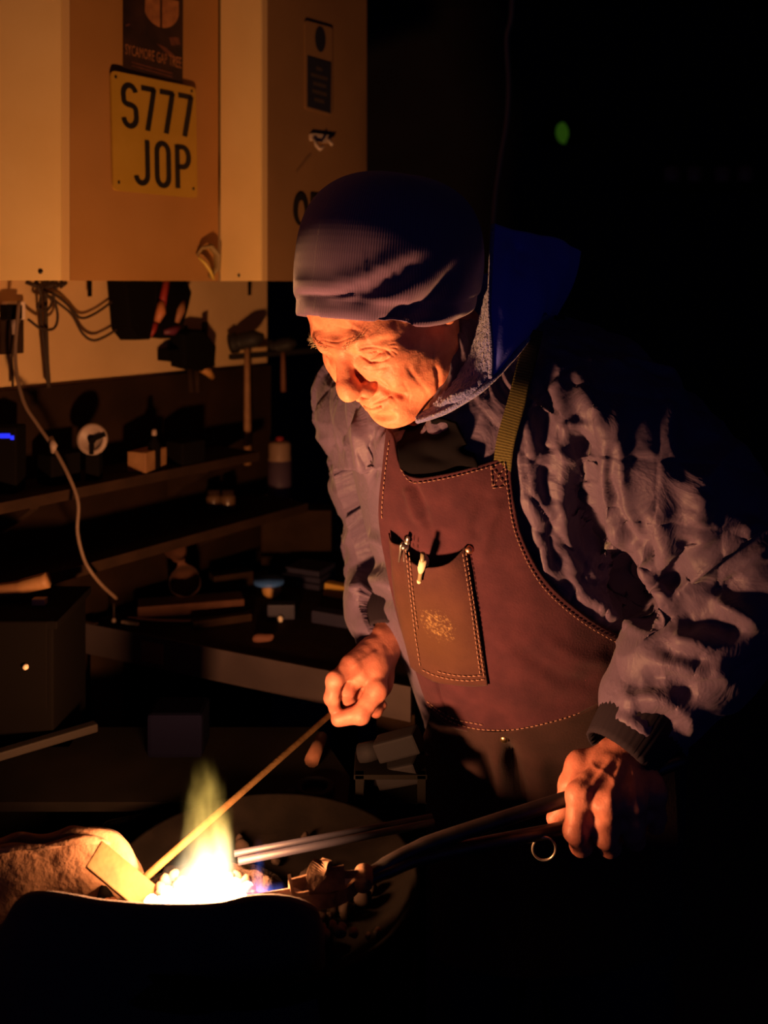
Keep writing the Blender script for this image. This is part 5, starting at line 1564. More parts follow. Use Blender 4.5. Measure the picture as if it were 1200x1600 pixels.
tag(bar, 'flat steel bar in the tongs with its end in the fire', 'bar')
ringp = [at(850 + 18 * math.cos(t), 1326 + 18 * math.sin(t), 1.062 + 0.004 * math.sin(t)) for t in np.linspace(0, 2 * math.pi, 33)]
MB().tube(ringp, 0.0013, 8, False).build('rein_ring', mat('bright_wire', (0.5, 0.42, 0.34), rough=0.35, metal=0.8), tg, True)
blue_steel = mat('polished_steel_rod', (0.009, 0.0085, 0.014), rough=0.5, metal=0.0, spec=0.14)
for (a_, b_, r_, lab) in ((((675, 1276, 1.075)), (366, 1334, .985), 0.0032, 'upper of two thin steel rods lying across the forge pan'), ((678, 1285, 1.055), (372, 1346, .975), 0.0038, 'lower of two thin steel rods lying across the forge pan')):
    o = MB().tube([at(*a_), 0.5 * (at(*a_) + at(*b_)), at(*b_)], r_, 12).build('steel_rod', blue_steel, None, True); tag(o, lab, 'rod', 'thin rods across the forge pan')

at = _at0
# ================================================================== benches and clutter behind
def on_wall(px, py, lift=0.0):
    q = ray2(px, W0[:2], WD[:2]); return at(px, py, q[1]) + WN * lift
WR3 = np.stack((WD, -WN, Z3), 1)                                # wall frame: along, into, up
m_black = mat('black_rubber', (0.0035, 0.0024, 0.002), rough=0.85, spec=0.05)
m_cable = mat('dark_cable', (0.028, 0.016, 0.010), rough=0.6, spec=0.2)
m_pale = mat('pale_flex', (0.12, 0.075, 0.05), rough=0.6)
m_wood = mat('ash_wood', (0.19, 0.09, 0.036), rough=0.65, base2=(0.25, 0.13, 0.052), vscale=40)
m_dwood = mat('dark_oak', (0.018, 0.009, 0.005), rough=0.85, spec=0.1, base2=(0.028, 0.014, 0.008), vscale=22)
m_red = mat('red_paint', (0.22, 0.016, 0.012), rough=0.55)
m_orange = mat('orange_plastic', (0.40, 0.14, 0.05), rough=0.5)
m_plum = mat('plum_plastic', (0.10, 0.015, 0.03), rough=0.5)
m_white = mat('white_plastic_dusty', (0.26, 0.19, 0.155), rough=0.5)
m_steel = mat('grey_angle_iron', (0.042, 0.030, 0.032), rough=0.7, spec=0.15, metal=0.0, base2=(0.056, 0.040, 0.042), vscale=14)
m_rustb = mat('rust_stain', (0.14, 0.055, 0.035), rough=0.8)
m_blue = mat('blue_plastic', (0.05, 0.16, 0.55), rough=0.45)
m_amber = mat('amber_plastic', (0.55, 0.30, 0.10), rough=0.5)
m_yel = mat('yellow_sponge', (0.55, 0.32, 0.06), rough=0.9)
m_leather = mat('brown_glove_leather', (0.06, 0.02, 0.010), rough=0.85, base2=(0.085, 0.03, 0.015), vscale=40)
m_led = mat('blue_indicator', (0.0, 0.0, 0.05), emit=(0.015, 0.03, 1.0), estr=1.1)
m_navy = mat('navy_plastic', (0.020, 0.018, 0.045), rough=0.6)
m_head = mat('black_hammer_head', (0.016, 0.013, 0.011), rough=0.6, spec=0.2)
def tubeobj(name, pts, r, m, label, cat, n=8, group=None):
    o = MB().tube(catmull(np.array(pts), 7), r, n).build(name, m, None, True); return tag(o, label, cat, group)

# ---- workbench with a steel angle edge
BZ = 0.93
E0, E1 = at(112, 972, (EYE - BZ) * FPX / (972 - HOR)), at(643, 1076, (EYE - BZ) * FPX / (1076 - HOR))
E0[2] = E1[2] = BZ
ed = unit(E1 - E0)
wbn = empty('workbench', (0.5 * (E0 + E1)) * np.array((1, 1, 0)), 'cluttered dark workbench with a grey steel angle edge', 'workbench')
E0b = E0 + ed * 0.02
poly = [E0b[:2], E1[:2], np.array((0.10, 2.15)), np.array((-0.12, 2.24))]
MB().prism(poly, lambda p: (p[0], p[1], BZ - 0.04), lambda p: (p[0], p[1], BZ)).build('bench_top', m_dwood, wbn)
en = np.array((ed[1], -ed[0], 0)); en = en if en[1] < 0 else -en
Pe = [E0 + en * 0.004, E1 + en * 0.004]
MB().prism([(0, 0), (1, 0), (1, 1), (0, 1)], lambda p: Pe[0] * (1 - p[0]) + Pe[1] * p[0] + np.array((0, 0, -0.050 + 0.054 * p[1])), lambda p: (Pe[0] * (1 - p[0]) + Pe[1] * p[0]) - en * 0.004 + np.array((0, 0, -0.050 + 0.054 * p[1]))).build('angle_edge', m_steel, wbn)
for lx, ly in ((E0 + ed * 0.05 - en * 0.05)[:2], (E1 - ed * 0.05 - en * 0.05)[:2], (0.05, 2.08), (-0.09, 2.16)):
    MB().box((lx, ly, (BZ - 0.04) / 2), (0.03, 0.03, (BZ - 0.04) / 2)).build('leg', m_dwood, wbn)
def on_bench(px, d, h=0.0): return np.array(((px - 600) / FPX * d, d, BZ + h))
def bench_y(py): return (EYE - BZ) * FPX / (py - HOR)
# rusty mark on the edge
ps = E0 + ed * ((at(235, 1000, 1)[0] * 1.66 - E0[0]) / ed[0])
MB().box(ps + en * 0.0046 + np.array((0, 0, -0.024)), (0.024, 0.0008, 0.018), np.stack((ed, -en, Z3), 1), 0.0006).build('rust_patch', m_rustb, wbn)

# ---- wall shelf with clutter
SZ = 1.205
def shelf(name, label, px0, px1, z, depth, m):
    a = ray2(px0, W0[:2], WD[:2]); b = ray2(px1, W0[:2], WD[:2])
    n = WN[:2]; off = 0.014
    r = empty(name, (*(a + n * off), z), label, 'shelf')
    MB().prism([a + n * off, b + n * off, b + n * (off + depth), a + n * (off + depth)], lambda p: (p[0], p[1], z - 0.018), lambda p: (p[0], p[1], z)).build('board', m, r)
    for t in (0.2, 0.8):
        c = a + (b - a) * t
        d2 = WD[:2] * 0.008
        MB().prism([c + n * off - d2, c + n * off + d2, c + n * (off + depth * 0.8) + d2, c + n * (off + depth * 0.8) - d2], lambda p: (p[0], p[1], z - 0.018 - (0.07 if (np.dot(p - c, n) < off + 0.02) else 0.01)), lambda p: (p[0], p[1], z - 0.018)).build('bracket', m, r)
    return r
shelf('wall_shelf', 'dark narrow shelf under the cupboards holding the white reel', -120, 330, SZ, 0.13, m_dwood)
LZ = 1.085
shelf('wall_shelf', 'lower dark shelf carrying the red tin', -160, 385, LZ, 0.17, m_dwood)

def boxo(name, c, half, R, m, label, cat, bev=0.002, group=None):
    o = MB().box(c, half, R, bev).build(name, m); return tag(o, label, cat, group)
def stand(px, py, z):
    """point on a level surface at height z seen at px,py"""
    d = (EYE - z) * FPX / (py - HOR); return at(px, py, d)

# white three-lobed reel
q = at(146, 686, 1.70)
reel = empty('cable_reel', np.array((q[0], q[1], SZ)), 'round whitish reel with dark spokes standing on the shelf', 'reel')
MB().lathe(q, [(0.0001, 0.0), (0.027, 0.0), (0.0285, 0.004), (0.027, 0.009), (0.020, 0.010), (0.019, 0.006), (0.0001, 0.006)], 30, (-0.12, -1, 0.1)).build('disc', m_white, reel, True)
for a in (268, 25):
    v = np.array((math.cos(math.radians(a)), -0.0, math.sin(math.radians(a))))
    MB().box(q + v * 0.013 + np.array((0.001, -0.0115, 0.0)), (0.0125, 0.0020, 0.0040), np.stack((v, (0, 1, 0), np.cross(v, (0, 1, 0))), 1), 0.001).build('spoke', m_black, reel)
MB().lathe(q + np.array((0, -0.008, 0)), [(0.0001, 0.006), (0.006, 0.005), (0.0075, 0.0)], 16, (0, -1, 0)).build('hub', m_black, reel, True)
hz = (q[2] - 0.026 - SZ) / 2
MB().box((q[0], q[1] + 0.004, SZ + hz), (0.012, 0.012, hz), None, 0.002).build('foot', m_black, reel)
# wooden block
q = np.array((at(226, 741, 1.77)[0], 1.79, SZ + 0.0195)) 
boxo('wood_block', q, (0.020, 0.034, 0.019), np.stack((unit((0.93, -0.36, 0)), unit((0.36, 0.93, 0)), Z3), 1), m_wood, 'small offcut of wood on the shelf right of the reel', 'wood block', 0.002)
# little bottle
q = stand(241, 693, SZ) if False else at(241, 690, 1.79)
bt = empty('small_bottle', np.array((q[0], q[1], SZ)), 'small dark bottle with a pale stopper behind the wood offcut', 'bottle')
h_ = q[2] - SZ
MB().lathe((q[0], q[1], SZ), [(0.0001, 0), (0.011, 0), (0.012, 0.004), (0.012, h_ * 0.9), (0.006, h_ + 0.004), (0.005, h_ + 0.012), (0.0001, h_ + 0.012)], 20).build('body', m_black, bt, True)
MB().lathe((q[0], q[1], SZ + h_ + 0.010), [(0.004, 0), (0.005, 0.002), (0.005, 0.010), (0.003, 0.013), (0.0001, 0.0135)], 14).build('stopper', m_white, bt, True)
# charger with blue light
q = np.array((at(-6, 700, 1.585)[0], 1.585, SZ))
ch = empty('charger', q, 'black charger with a lit blue indicator at the left end of the shelf', 'charger')
MB().box(q + np.array((0, 0.022, 0.055)), (0.034, 0.022, 0.055), None, 0.004).build('case', m_black, ch)
zl = at(6, 681, 1.583)[2]
MB().box((at(4, 681, 1.583)[0], 1.583, zl), (0.0125, 0.001, 0.0040), None, 0.0008).build('indicator', m_led, ch)
MB().box((at(19, 684, 1.583)[0] , 1.583, zl - 0.003), (0.003, 0.001, 0.0035), None, 0.0008).build('indicator', m_led, ch)
# black boxes on the shelf
boxo('tool_case', np.array((at(92, 700, 1.68)[0], 1.68, SZ + 0.0262)), (0.030, 0.022, 0.026), WR3, m_black, 'black tool case on the shelf left of the reel', 'case', 0.004)
boxo('tool_case', np.array((at(290, 700, 1.86)[0], 1.86, SZ + 0.0222)), (0.030, 0.024, 0.022), WR3, m_black, 'black tool case at the right end of the shelf', 'case', 0.004)
# orange offcut at far left
boxo('wood_offcut', stand(2, 752, 1.16) + np.array((0, 0.0, 0.0)), (0.022, 0.010, 0.006), None, m_wood, 'orange wood offcut at the left margin below the charger', 'wood offcut', 0.001) if False else None
# red tin on the lower shelf
q = stand(68, 838, LZ)
rt = empty('red_tin', q, 'red tin with dark side standing on the lower shelf', 'tin')
Rr = np.stack((unit((0.96, 0.28, 0)), unit((-0.28, 0.96, 0)), Z3), 1)
MB().box(q + np.array((0, 0.022, 0.030)), (0.022, 0.02, 0.030), Rr, 0.002).build('body', m_red, rt)
MB().box(q + np.array((0, 0.022, 0.0615)), (0.0225, 0.0205, 0.002), Rr, 0.0008).build('lid', m_black, rt)
MB().box(q + np.array((0.004, 0.0005, 0.026)), (0.006, 0.0006, 0.003), Rr, 0.0002).build('sticker', m_white, rt)
boxo('wood_offcut', stand(8, 842, LZ) + np.array((0, 0.02, 0.062)), (0.026, 0.012, 0.062), None, m_dwood, 'dark upright board left of the red tin', 'board', 0.002)
# hammer shaft and rag left of the bench
zs = at(30, 938, 1.45)[2]
tubeobj('wooden_rod', [at(-20, 925, 1.45), at(30, 918, 1.45), at(75, 906, 1.45)], [0.011] * 8 + [0.0125] * 7, m_wood, 'loose wooden tool shaft lying on the chest at the left', 'wooden rod')
tch = empty('tool_chest', np.array((-0.56, 1.44, 0)), 'black tool chest at the left margin with one bright knob', 'chest')
MB().box((-0.555, 1.44, (zs - 0.012) / 2), (0.085, 0.075, (zs - 0.012) / 2), None, 0.003).build('body', m_black, tch)
MB().box((-0.555, 1.44, zs - 0.006), (0.092, 0.08, 0.006), None, 0.002).build('lid', m_black, tch)
q = at(40, 1042, 1.355)
for k in range(4):
    zz = q[2] - 0.17 * k + 0.0
    MB().box((-0.555, 1.3625, zz), (0.078, 0.0035, 0.062), None, 0.002).build('drawer', m_black, tch)
MB().lathe(q, [(0.0001, 0.004), (0.003, 0.0035), (0.0045, 0), (0.003, -0.0035), (0.0015, -0.006)], 14, (0, -1, 0)).build('knob', mat('bright_knob', (0.75, 0.6, 0.45), rough=0.3), tch, True)
q = at(62, 930, 1.43); boxo('steel_scrap', np.array((q[0], q[1], zs + 0.0052)), (0.010, 0.007, 0.005), None, m_white, 'pale steel scrap beside the loose wooden shaft', 'scrap', 0.0015)

# ---- long pale flex hanging from the socket
tubeobj('power_flex', [at(30, 470, 1.63), at(24, 560, 1.62), at(36, 625, 1.60), at(60, 665, 1.59), at(84, 700, 1.58), at(108, 745, 1.57), at(122, 785, 1.565), at(121, 830, 1.56), at(130, 870, 1.56), at(142, 893, 1.56), at(160, 915, 1.58), at(182, 935, 1.62)], 0.0032, m_pale, 'long pale power flex drooping from the socket to the bench', 'cable')
kn = MB().tube([at(80, 683, 1.585), at(84, 697, 1.572), at(83, 706, 1.58)], [0.003, 0.0065, 0.004], 10).build('cable_clip', m_white, None, True); tag(kn, 'small pale clip on the drooping flex', 'clip')
# ---- dark leads under the cupboard
for i, (pts, lab) in enumerate((
    ([(58, 452), (82, 462), (100, 478), (118, 496), (140, 490), (172, 468)], 'upper dark lead looping from the bundle to the black pouch'),
    ([(60, 458), (84, 476), (102, 492), (118, 520), (134, 531), (152, 526), (172, 514)], 'lower dark lead looping from the bundle to the black pouch'),
    ([(57, 446), (58, 500), (60, 560), (63, 604)], 'dark lead hanging straight down to the boarding'),
    ([(50, 446), (46, 480), (52, 540), (58, 604)], 'thin dark lead beside the straight hanging one'),
    ([(62, 456), (70, 492), (64, 512), (44, 512), (24, 498)], 'dark lead curling back to the wall socket'),
    ([(36, 446), (42, 466), (36, 480), (50, 484), (58, 470), (46, 458)], 'small coiled loop of dark lead by the cupboard'))):
    tubeobj('lead', [on_wall(x, y, 0.015 + 0.006 * i) for x, y in pts], 0.0026 if i != 2 else 0.0038, m_cable, lab, 'cable', 8, 'dark leads under the cupboard')
bn_ = MB()
for k in range(5):
    bn_.tube([on_wall(30 + 14 * k, 440, 0.02), on_wall(44 + 9 * k, 448 + 3 * (k % 2), 0.03), on_wall(60 + 7 * k, 441, 0.03)], 0.004, 7)
tag(bn_.build('cable_knot', m_cable, None, True), 'knotted bundle of dark leads tucked under the cupboard', 'cable bundle')
# socket
sk = empty('wall_socket', on_wall(15, 545), 'white wall socket with black plug at the left margin', 'socket')
MB().box(on_wall(14, 526, 0.006), (0.022, 0.006, 0.030), WR3, 0.002).build('back_board', m_dwood, sk)
MB().box(on_wall(16, 485, 0.010), (0.018, 0.010, 0.016), WR3, 0.003).build('socket_plate', mat('socket_white', (0.62, 0.50, 0.40), rough=0.4), sk)
MB().box(on_wall(2, 487, 0.030), (0.015, 0.012, 0.013), WR3, 0.003).build('plug', m_black, sk)
MB().tube([on_wall(13, 497, 0.022), on_wall(12, 508, 0.022), on_wall(12, 522, 0.02)], [0.0085, 0.006, 0.0035], 10).build('white_plug', m_white, sk, True)
MB().tube([on_wall(12, 520, 0.02), on_wall(8, 560, 0.02), on_wall(10, 604, 0.02)], 0.0024, 8).build('plug_lead', m_cable, sk, True)
# hanging tabs
for px, lab in ((130, 'short black strap end hanging under the tan cupboard'), (380, 'short black strap end hanging under the brown cupboard')):
    o = MB().box(on_wall(px, 450, 0.02), (0.0040, 0.002, 0.016), WR3, 0.001).build('strap_end', m_black); tag(o, lab, 'strap')
# ---- black pouch with red handled tools
pch = empty('tool_pouch', on_wall(200, 531, 0.02), 'black tool pouch hanging under the tan cupboard', 'pouch')
def wall_prism(pts, l0, l1, name, m, parent):
    b = MB(); n = len(pts); c = np.mean(np.array(pts, float), 0)
    P0 = [on_wall(*p, l0) for p in pts]; P1 = [on_wall(*(c + (np.array(p) - c) * 0.97), l1) for p in pts]; P2 = [on_wall(*(c + (np.array(p) - c) * 0.85), l1 + 0.006) for p in pts]
    b.add(P0 + P1 + P2, [tuple(range(n - 1, -1, -1)), tuple(range(2 * n, 3 * n))] + [(k + r * n, (k + 1) % n + r * n, (k + 1) % n + (r + 1) * n, k + (r + 1) * n) for k in range(n) for r in range(2)])
    return b.build(name, m, parent, True, 40)
wall_prism([(163, 436), (214, 436), (212, 500), (206, 530), (184, 531), (170, 514)], 0.008, 0.055, 'pocket', m_black, pch)
wall_prism([(214, 436), (268, 436), (277, 455), (272, 478), (262, 514), (246, 529), (226, 527), (214, 505)], 0.008, 0.045, 'pocket', m_black, pch)
t1 = empty('pliers', on_wall(218, 510, 0.06), 'red and orange handled pliers in the black pouch', 'pliers')
MB().tube([on_wall(234, 440, 0.05), on_wall(228, 460, 0.054), on_wall(224, 478, 0.056)], 0.0075, 10).build('red_grip', m_red, t1, True)
MB().tube([on_wall(222, 472, 0.058), on_wall(219, 487, 0.062), on_wall(214, 502, 0.060)], [0.007, 0.0105, 0.006], 12).build('orange_grip', m_orange, t1, True)
MB().tube([on_wall(214, 504, 0.056), on_wall(210, 516, 0.055), on_wall(207, 524, 0.054)], [0.006, 0.0065, 0.004], 10).build('red_grip', m_red, t1, True)
t2 = empty('wire_cutters', on_wall(248, 515, 0.05), 'plum handled wire cutters with an orange inset in the pouch', 'wire cutters')
MB().tube([on_wall(262, 470, 0.046), on_wall(256, 485, 0.05), on_wall(250, 503, 0.048)], [0.006, 0.0095, 0.006], 12).build('orange_grip', mat('amber_grip', (0.26, 0.11, 0.045), rough=0.6), t2, True)
MB().tube([on_wall(258, 508, 0.046), on_wall(244, 516, 0.05), on_wall(230, 518, 0.048)], [0.005, 0.009, 0.005], 12).build('plum_grip', m_plum, t2, True)
# ---- black rack of small tools
rkk = empty('tool_rack', on_wall(282, 605, 0.02), 'black rack of small tools on the wall left of the hammers', 'tool rack')
wall_prism([(262, 520), (275, 512), (298, 514), (318, 540), (316, 570), (296, 580), (264, 572)], 0.006, 0.04, 'block', m_black, rkk)
wall_prism([(243, 545), (263, 543), (263, 565), (243, 563)], 0.006, 0.03, 'knob', m_black, rkk)
MB().tube([on_wall(305, 502, 0.03), on_wall(304, 545, 0.03)], 0.0065, 8).build('upright_tool', m_black, rkk, True)
MB().tube([on_wall(280, 508, 0.02), on_wall(281, 530, 0.02)], 0.0045, 8).build('upright_tool', m_head, rkk, True)
MB().tube([on_wall(295, 575, 0.035), on_wall(304, 579, 0.04), on_wall(314, 588, 0.036)], [0.006, 0.009, 0.006], 10).build('yellow_handle', mat('ochre_handle', (0.36, 0.17, 0.04), rough=0.6), rkk, True)
for x in (284, 294):
    MB().tube([on_wall(x, 575, 0.025), on_wall(x + 2, 612, 0.025)], [0.007, 0.006], 8).build('brown_handle', m_dwood, rkk, True)
# ---- hammers on a rail
rl_a, rl_b = on_wall(345, 556, 0.012), on_wall(345, 556, 0.012) + WD * 0.30
rail = MB().box(0.5 * (rl_a + rl_b) + WN * 0.03, (0.16, 0.008, 0.006), WR3, 0.002).build('hammer_rail', m_head); tag(rail, 'dark steel rail the hammers hang from', 'rail')
def hammer(px, ptop, pbot, hw, d, hr, mh, label):
    P = at(px, ptop, d); Q = at(px + 1, pbot, d)
    r = empty('hammer', Q, label, 'hammer', 'hammers hanging on the rail')
    MB().tube([P, P * 0.7 + Q * 0.3, P * 0.3 + Q * 0.7, Q], [hr * 0.8, hr * 0.9, hr * 1.05, hr], 12, True, 0.75).build('handle', mh, r, True)
    u_ = unit(np.array((0.96, -0.1, 0.22)))
    c = P + np.array((0, 0, 0.012))
    MB().tube([c - u_ * hw, c - u_ * hw * 0.62, c - u_ * hw * 0.55, c - u_ * hw * 0.25, c + u_ * hw * 0.25, c + u_ * hw * 0.5, c + u_ * hw], [hw * 0.58, hw * 0.62, hw * 0.46, hw * 0.52, hw * 0.52, hw * 0.5, hw * 0.18], 14).build('head', m_head, r, True)
    return r
hammer(386, 540, 726, 0.038, 2.085, 0.0105, m_wood, 'hammer with a long pale handle hanging on the rail')
hammer(442, 548, 612, 0.032, 2.175, 0.008, mat('red_brown_handle', (0.12, 0.045, 0.02), rough=0.7), 'short hammer hanging nearest the man')
# ---- spray can and small jars standing at the back of the bench
q = at(437, 792, 2.15); cz = q[2] - BZ
cn = empty('bench_riser', np.array((q[0], q[1], BZ)), 'dark riser box at the back of the bench under the spray can', 'box')
MB().box((q[0] + 0.04, q[1], BZ + cz / 2 + 0.0005), (0.078, 0.034, cz / 2 - 0.0005), None, 0.004).build('box_body', m_dwood, cn)
sp_ = empty('spray_can', q, 'purple spray can with a beige collar on the bench riser', 'can')
MB().lathe(q, [(0.0001, 0), (0.026, 0), (0.027, 0.003), (0.027, 0.105), (0.0001, 0.105)], 24).build('body', mat('plum_can', (0.055, 0.035, 0.06), rough=0.45), sp_, True)
MB().lathe(q + np.array((0, 0, 0.105)), [(0.027, 0), (0.025, 0.006), (0.025, 0.036), (0.020, 0.042), (0.0001, 0.043)], 24).build('collar', mat('beige_collar', (0.20, 0.125, 0.085), rough=0.5), sp_, True)
MB().lathe(q + np.array((0, 0, 0.148)), [(0.009, 0), (0.009, 0.008), (0.0001, 0.010)], 14).build('nozzle', m_red, sp_, True)
for px, py, lab in ((334, 798, 'left one of two small dim jars on the lower shelf'), (356, 802, 'right one of two small dim jars on the lower shelf')):
    q = at(px, py, 1.985); q[2] = LZ
    j = empty('jar', q, lab, 'jar', 'jars on the lower shelf')
    MB().lathe(q, [(0.0001, 0), (0.015, 0), (0.016, 0.003), (0.016, 0.026), (0.012, 0.032), (0.0001, 0.032)], 18).build('glass', mat('dim_glass', (0.09, 0.05, 0.025), rough=0.3), j, True)
    MB().lathe(q + np.array((0, 0, 0.032)), [(0.013, 0), (0.013, 0.009), (0.0001, 0.010)], 18).build('lid', m_dwood, j, True)
# ---- things lying on the bench
q = stand(425, 932, BZ)
jb = empty('squat_jar', q, 'amber jar with a wide flat blue lid on the bench', 'jar')
MB().lathe(q, [(0.0001, 0), (0.012, 0), (0.018, 0.006), (0.020, 0.014), (0.018, 0.022), (0.013, 0.026), (0.0001, 0.026)], 22).build('body', m_amber, jb, True)
MB().lathe(q + np.array((-0.006, 0, 0.026)), [(0.0001, 0), (0.030, 0), (0.031, 0.003), (0.030, 0.008), (0.0001, 0.009)], 26).build('lid', m_blue, jb, True)
q = stand(438, 972, BZ) + np.array((0, 0, 0.006))
kb = empty('cabinet_knob', q - np.array((0, 0, 0.006)), 'loose white knob on a dark block on the bench', 'knob')
MB().lathe(q + np.array((0, 0, 0.0)), [(0.0001, -0.006), (0.004, -0.005), (0.0055, 0), (0.004, 0.004), (0.0001, 0.0055)], 16).build('ball', mat('white_knob', (0.8, 0.7, 0.55), rough=0.3), kb, True)
MB().box(q + np.array((0.0, 0.022, 0.008)), (0.026, 0.012, 0.014), None, 0.003).build('block', m_navy, kb)
boxo('sponge', stand(526, 935, BZ) + np.array((0, 0.008, 0.014)), (0.024, 0.012, 0.0135), np.stack((unit((0.96, -0.27, -0.1)), unit((0.27, 0.96, 0)), unit((0.1, 0.02, 1))), 1), m_yel, 'yellow sponge block on the bench beside the sleeve', 'sponge', 0.004)
boxo('fabric_box', stand(520, 975, BZ) + np.array((0.0, 0.0, 0.012)), (0.038, 0.014, 0.0115), np.stack((ed, -en, Z3), 1), m_navy, 'dark blue box on the bench below the sponge', 'box', 0.003)
b = MB(); q = stand(411, 1003, BZ)
f = Field(q - 0.04, q + 0.04, 0.0022); f.ell(q + np.array((-0.006, 0, 0.007)), (0.012, 0.009, 0.0075)); f.ell(q + np.array((0.008, 0.002, 0.006)), (0.010, 0.008, 0.006), k=0.006); f.cone(q + np.array((-0.014, 0, 0.004)), q + np.array((0.016, 0.002, 0.010)), 0.004, 0.003, k=0.004)
Vx, Fx = f.mesh(); o = link('clay_scrap', mesh_from('clay_scrap', Vx, Fx), m_rustb); tag(o, 'small reddish scrap lying near the bench edge', 'scrap')
# leather glove
q = stand(290, 930, BZ)
f = Field(q - np.array((0.13, 0.1, 0.02)), q + np.array((0.13, 0.1, 0.13)), 0.004)
g0 = at(262, 862, 1.80)
f.chain([at(270, 842, 1.84), at(276, 872, 1.80), at(288, 905, 1.78)], [0.016, 0.022, 0.028], k=0.01)
f.chain([at(262, 830, 1.85), at(266, 850, 1.83)], [0.009, 0.011], k=0.008)
f.chain([at(252, 838, 1.83), at(264, 862, 1.81)], [0.009, 0.012], k=0.008)
f.chain([at(284, 838, 1.86), at(284, 862, 1.83)], [0.009, 0.011], k=0.008)
f.chain([at(288, 905, 1.78), q + np.array((0, 0.0, 0.022))], [0.028, 0.030], k=0.01)
f.chain([at(300, 900, 1.78), at(322, 906, 1.78)], [0.012, 0.009], k=0.008)
Vx, Fx = f.mesh(); o = link('work_glove', mesh_from('work_glove', Vx + vnormals(Vx, Fx) * (noise(Vx, 60, 71) * 0.002)[:, None], Fx), m_leather); tag(o, 'brown leather work glove standing on the bench', 'glove')
# planks and offcuts
for i, (x0, y0, x1, y1, w, h, lab) in enumerate(((215, 962, 380, 949, 0.026, 0.012, 'long red-brown plank lying on the bench'), (300, 981, 392, 968, 0.010, 0.007, 'thin brown batten lying in front of the plank'), (330, 922, 392, 913, 0.018, 0.016, 'dark plank lying behind the red-brown one'))):
    a_, c_ = stand(x0, y0, BZ), stand(x1, y1, BZ); dd = unit(c_ - a_)
    boxo('plank', 0.5 * (a_ + c_) + np.array((0, 0, h)), (np.linalg.norm(c_ - a_) / 2, w, h), np.stack((dd, np.cross(Z3, dd), Z3), 1), m_leather if i == 0 else m_dwood, lab, 'plank', 0.002)
boxo('red_box', at(238, 790, 1.86), (0.016, 0.012, 0.012), None, m_red, 'small dim red box', 'box', 0.002) if False else None
tubeobj('red_twine', [stand(200, 968, BZ) + np.array((0, 0, .003)), stand(260, 972, BZ) + np.array((0, 0, .003)), stand(320, 972, BZ) + np.array((0, 0, .003)), stand(365, 965, BZ) + np.array((0, 0, .003)), stand(392, 957, BZ) + np.array((0, 0, .003))], 0.0028, m_rustb, 'reddish twine lying along the bench edge', 'twine')
for px, lab in ((120, 'dull paper strip at the left end of the bench edge'), (183, 'bright paper strip on the bench edge by the small rod')):
    q = stand(px, 972, BZ) + ed * 0.03
    boxo('paper_strip', q + np.array((0, 0, 0.003)), (0.018, 0.004, 0.0028), np.stack((ed, -en, Z3), 1), m_white if px > 150 else m_dwood, lab, 'strip', 0.001)
q = stand(158, 970, BZ) + ed * 0.03
rd = empty('scribing_rod', q, 'thin upright rod with a pale ball foot at the bench edge', 'rod')
MB().tube([q + np.array((0, 0, 0.008)), q + np.array((0, 0, 0.036))], 0.0018, 8).build('shaft', m_cable, rd, True)
MB().lathe(q + np.array((0, 0, 0.005)), [(0.0001, -0.005), (0.0035, -0.003), (0.0045, 0.0), (0.003, 0.004), (0.0001, 0.005)], 12).build('ball', m_white, rd, True)
# stacked steel sheets
for k, (px, py, w) in enumerate(((478, 885, 0.05), (482, 868, 0.045), (484, 850, 0.04))):
    q = stand(px, 912, BZ) + np.array((0, 0.005 * (k + 1), 0.006 + 0.0115 * k))
    boxo('steel_sheet', q, (w, 0.035, 0.0055), np.stack((ed, -en, Z3), 1), m_navy, ('lowest', 'middle', 'topmost')[k] + ' of three dark sheets stacked on the bench', 'sheet', 0.001, 'dark sheets on the bench')

# ---- on the forge table
m_lump2 = mat('dull_bar_steel', (0.02, 0.015, 0.013), rough=0.7, spec=0.15)
m_lump = mat('dark_hammer_steel', (0.004, 0.0036, 0.005), rough=0.8, spec=0.06, metal=0.0)
def on_table(px, py, h=0.0): 
    p = stand(px, py, TZ); p[2] += h; return p
for (a_, b_, lab) in (((-30, 1196), (150, 1142), 'long grey bar lying on the steel table at the left'), ((-20, 1152), (42, 1134), 'short brown bar behind the long grey one')):
    A_, B_ = on_table(*a_, 0.007), on_table(*b_, 0.007); dd = unit(B_ - A_)
    boxo('iron_bar', 0.5 * (A_ + B_), (np.linalg.norm(B_ - A_) / 2, 0.008, 0.006), np.stack((dd, np.cross(Z3, dd), Z3), 1), m_lump2 if b_[0] > 100 else rust, lab, 'bar', 0.002, 'bars on the steel table')
boxo('plastic_tub', np.array((-0.285, 1.335, TZ + 0.0305)), (0.038, 0.03, 0.03), None, mat('deep_blue_tub', (0.0015, 0.0014, 0.005), rough=0.9, spec=0.02), 'dark blue plastic tub on the steel table behind the flame', 'tub', 0.006)
# ring spanner
q = on_table(491, 1240, 0.006)
spn = empty('ring_spanner', q - np.array((0, 0, 0.006)), 'dark ring spanner lying on the steel table', 'spanner')
ringp = [q + np.array((0.021 * math.cos(t), 0.021 * math.sin(t), 0)) for t in np.linspace(0, 2 * math.pi, 29)]
MB().tube(ringp, 0.0055, 8, False).build('ring', m_lump, spn, True)
hd = unit(on_table(360, 1262) - on_table(491, 1240))
MB().tube([q + hd * 0.022, q + hd * 0.04, q + hd * 0.15], [0.0075, 0.006, 0.006], 8, True, 0.6).build('shank', m_lump, spn, True)
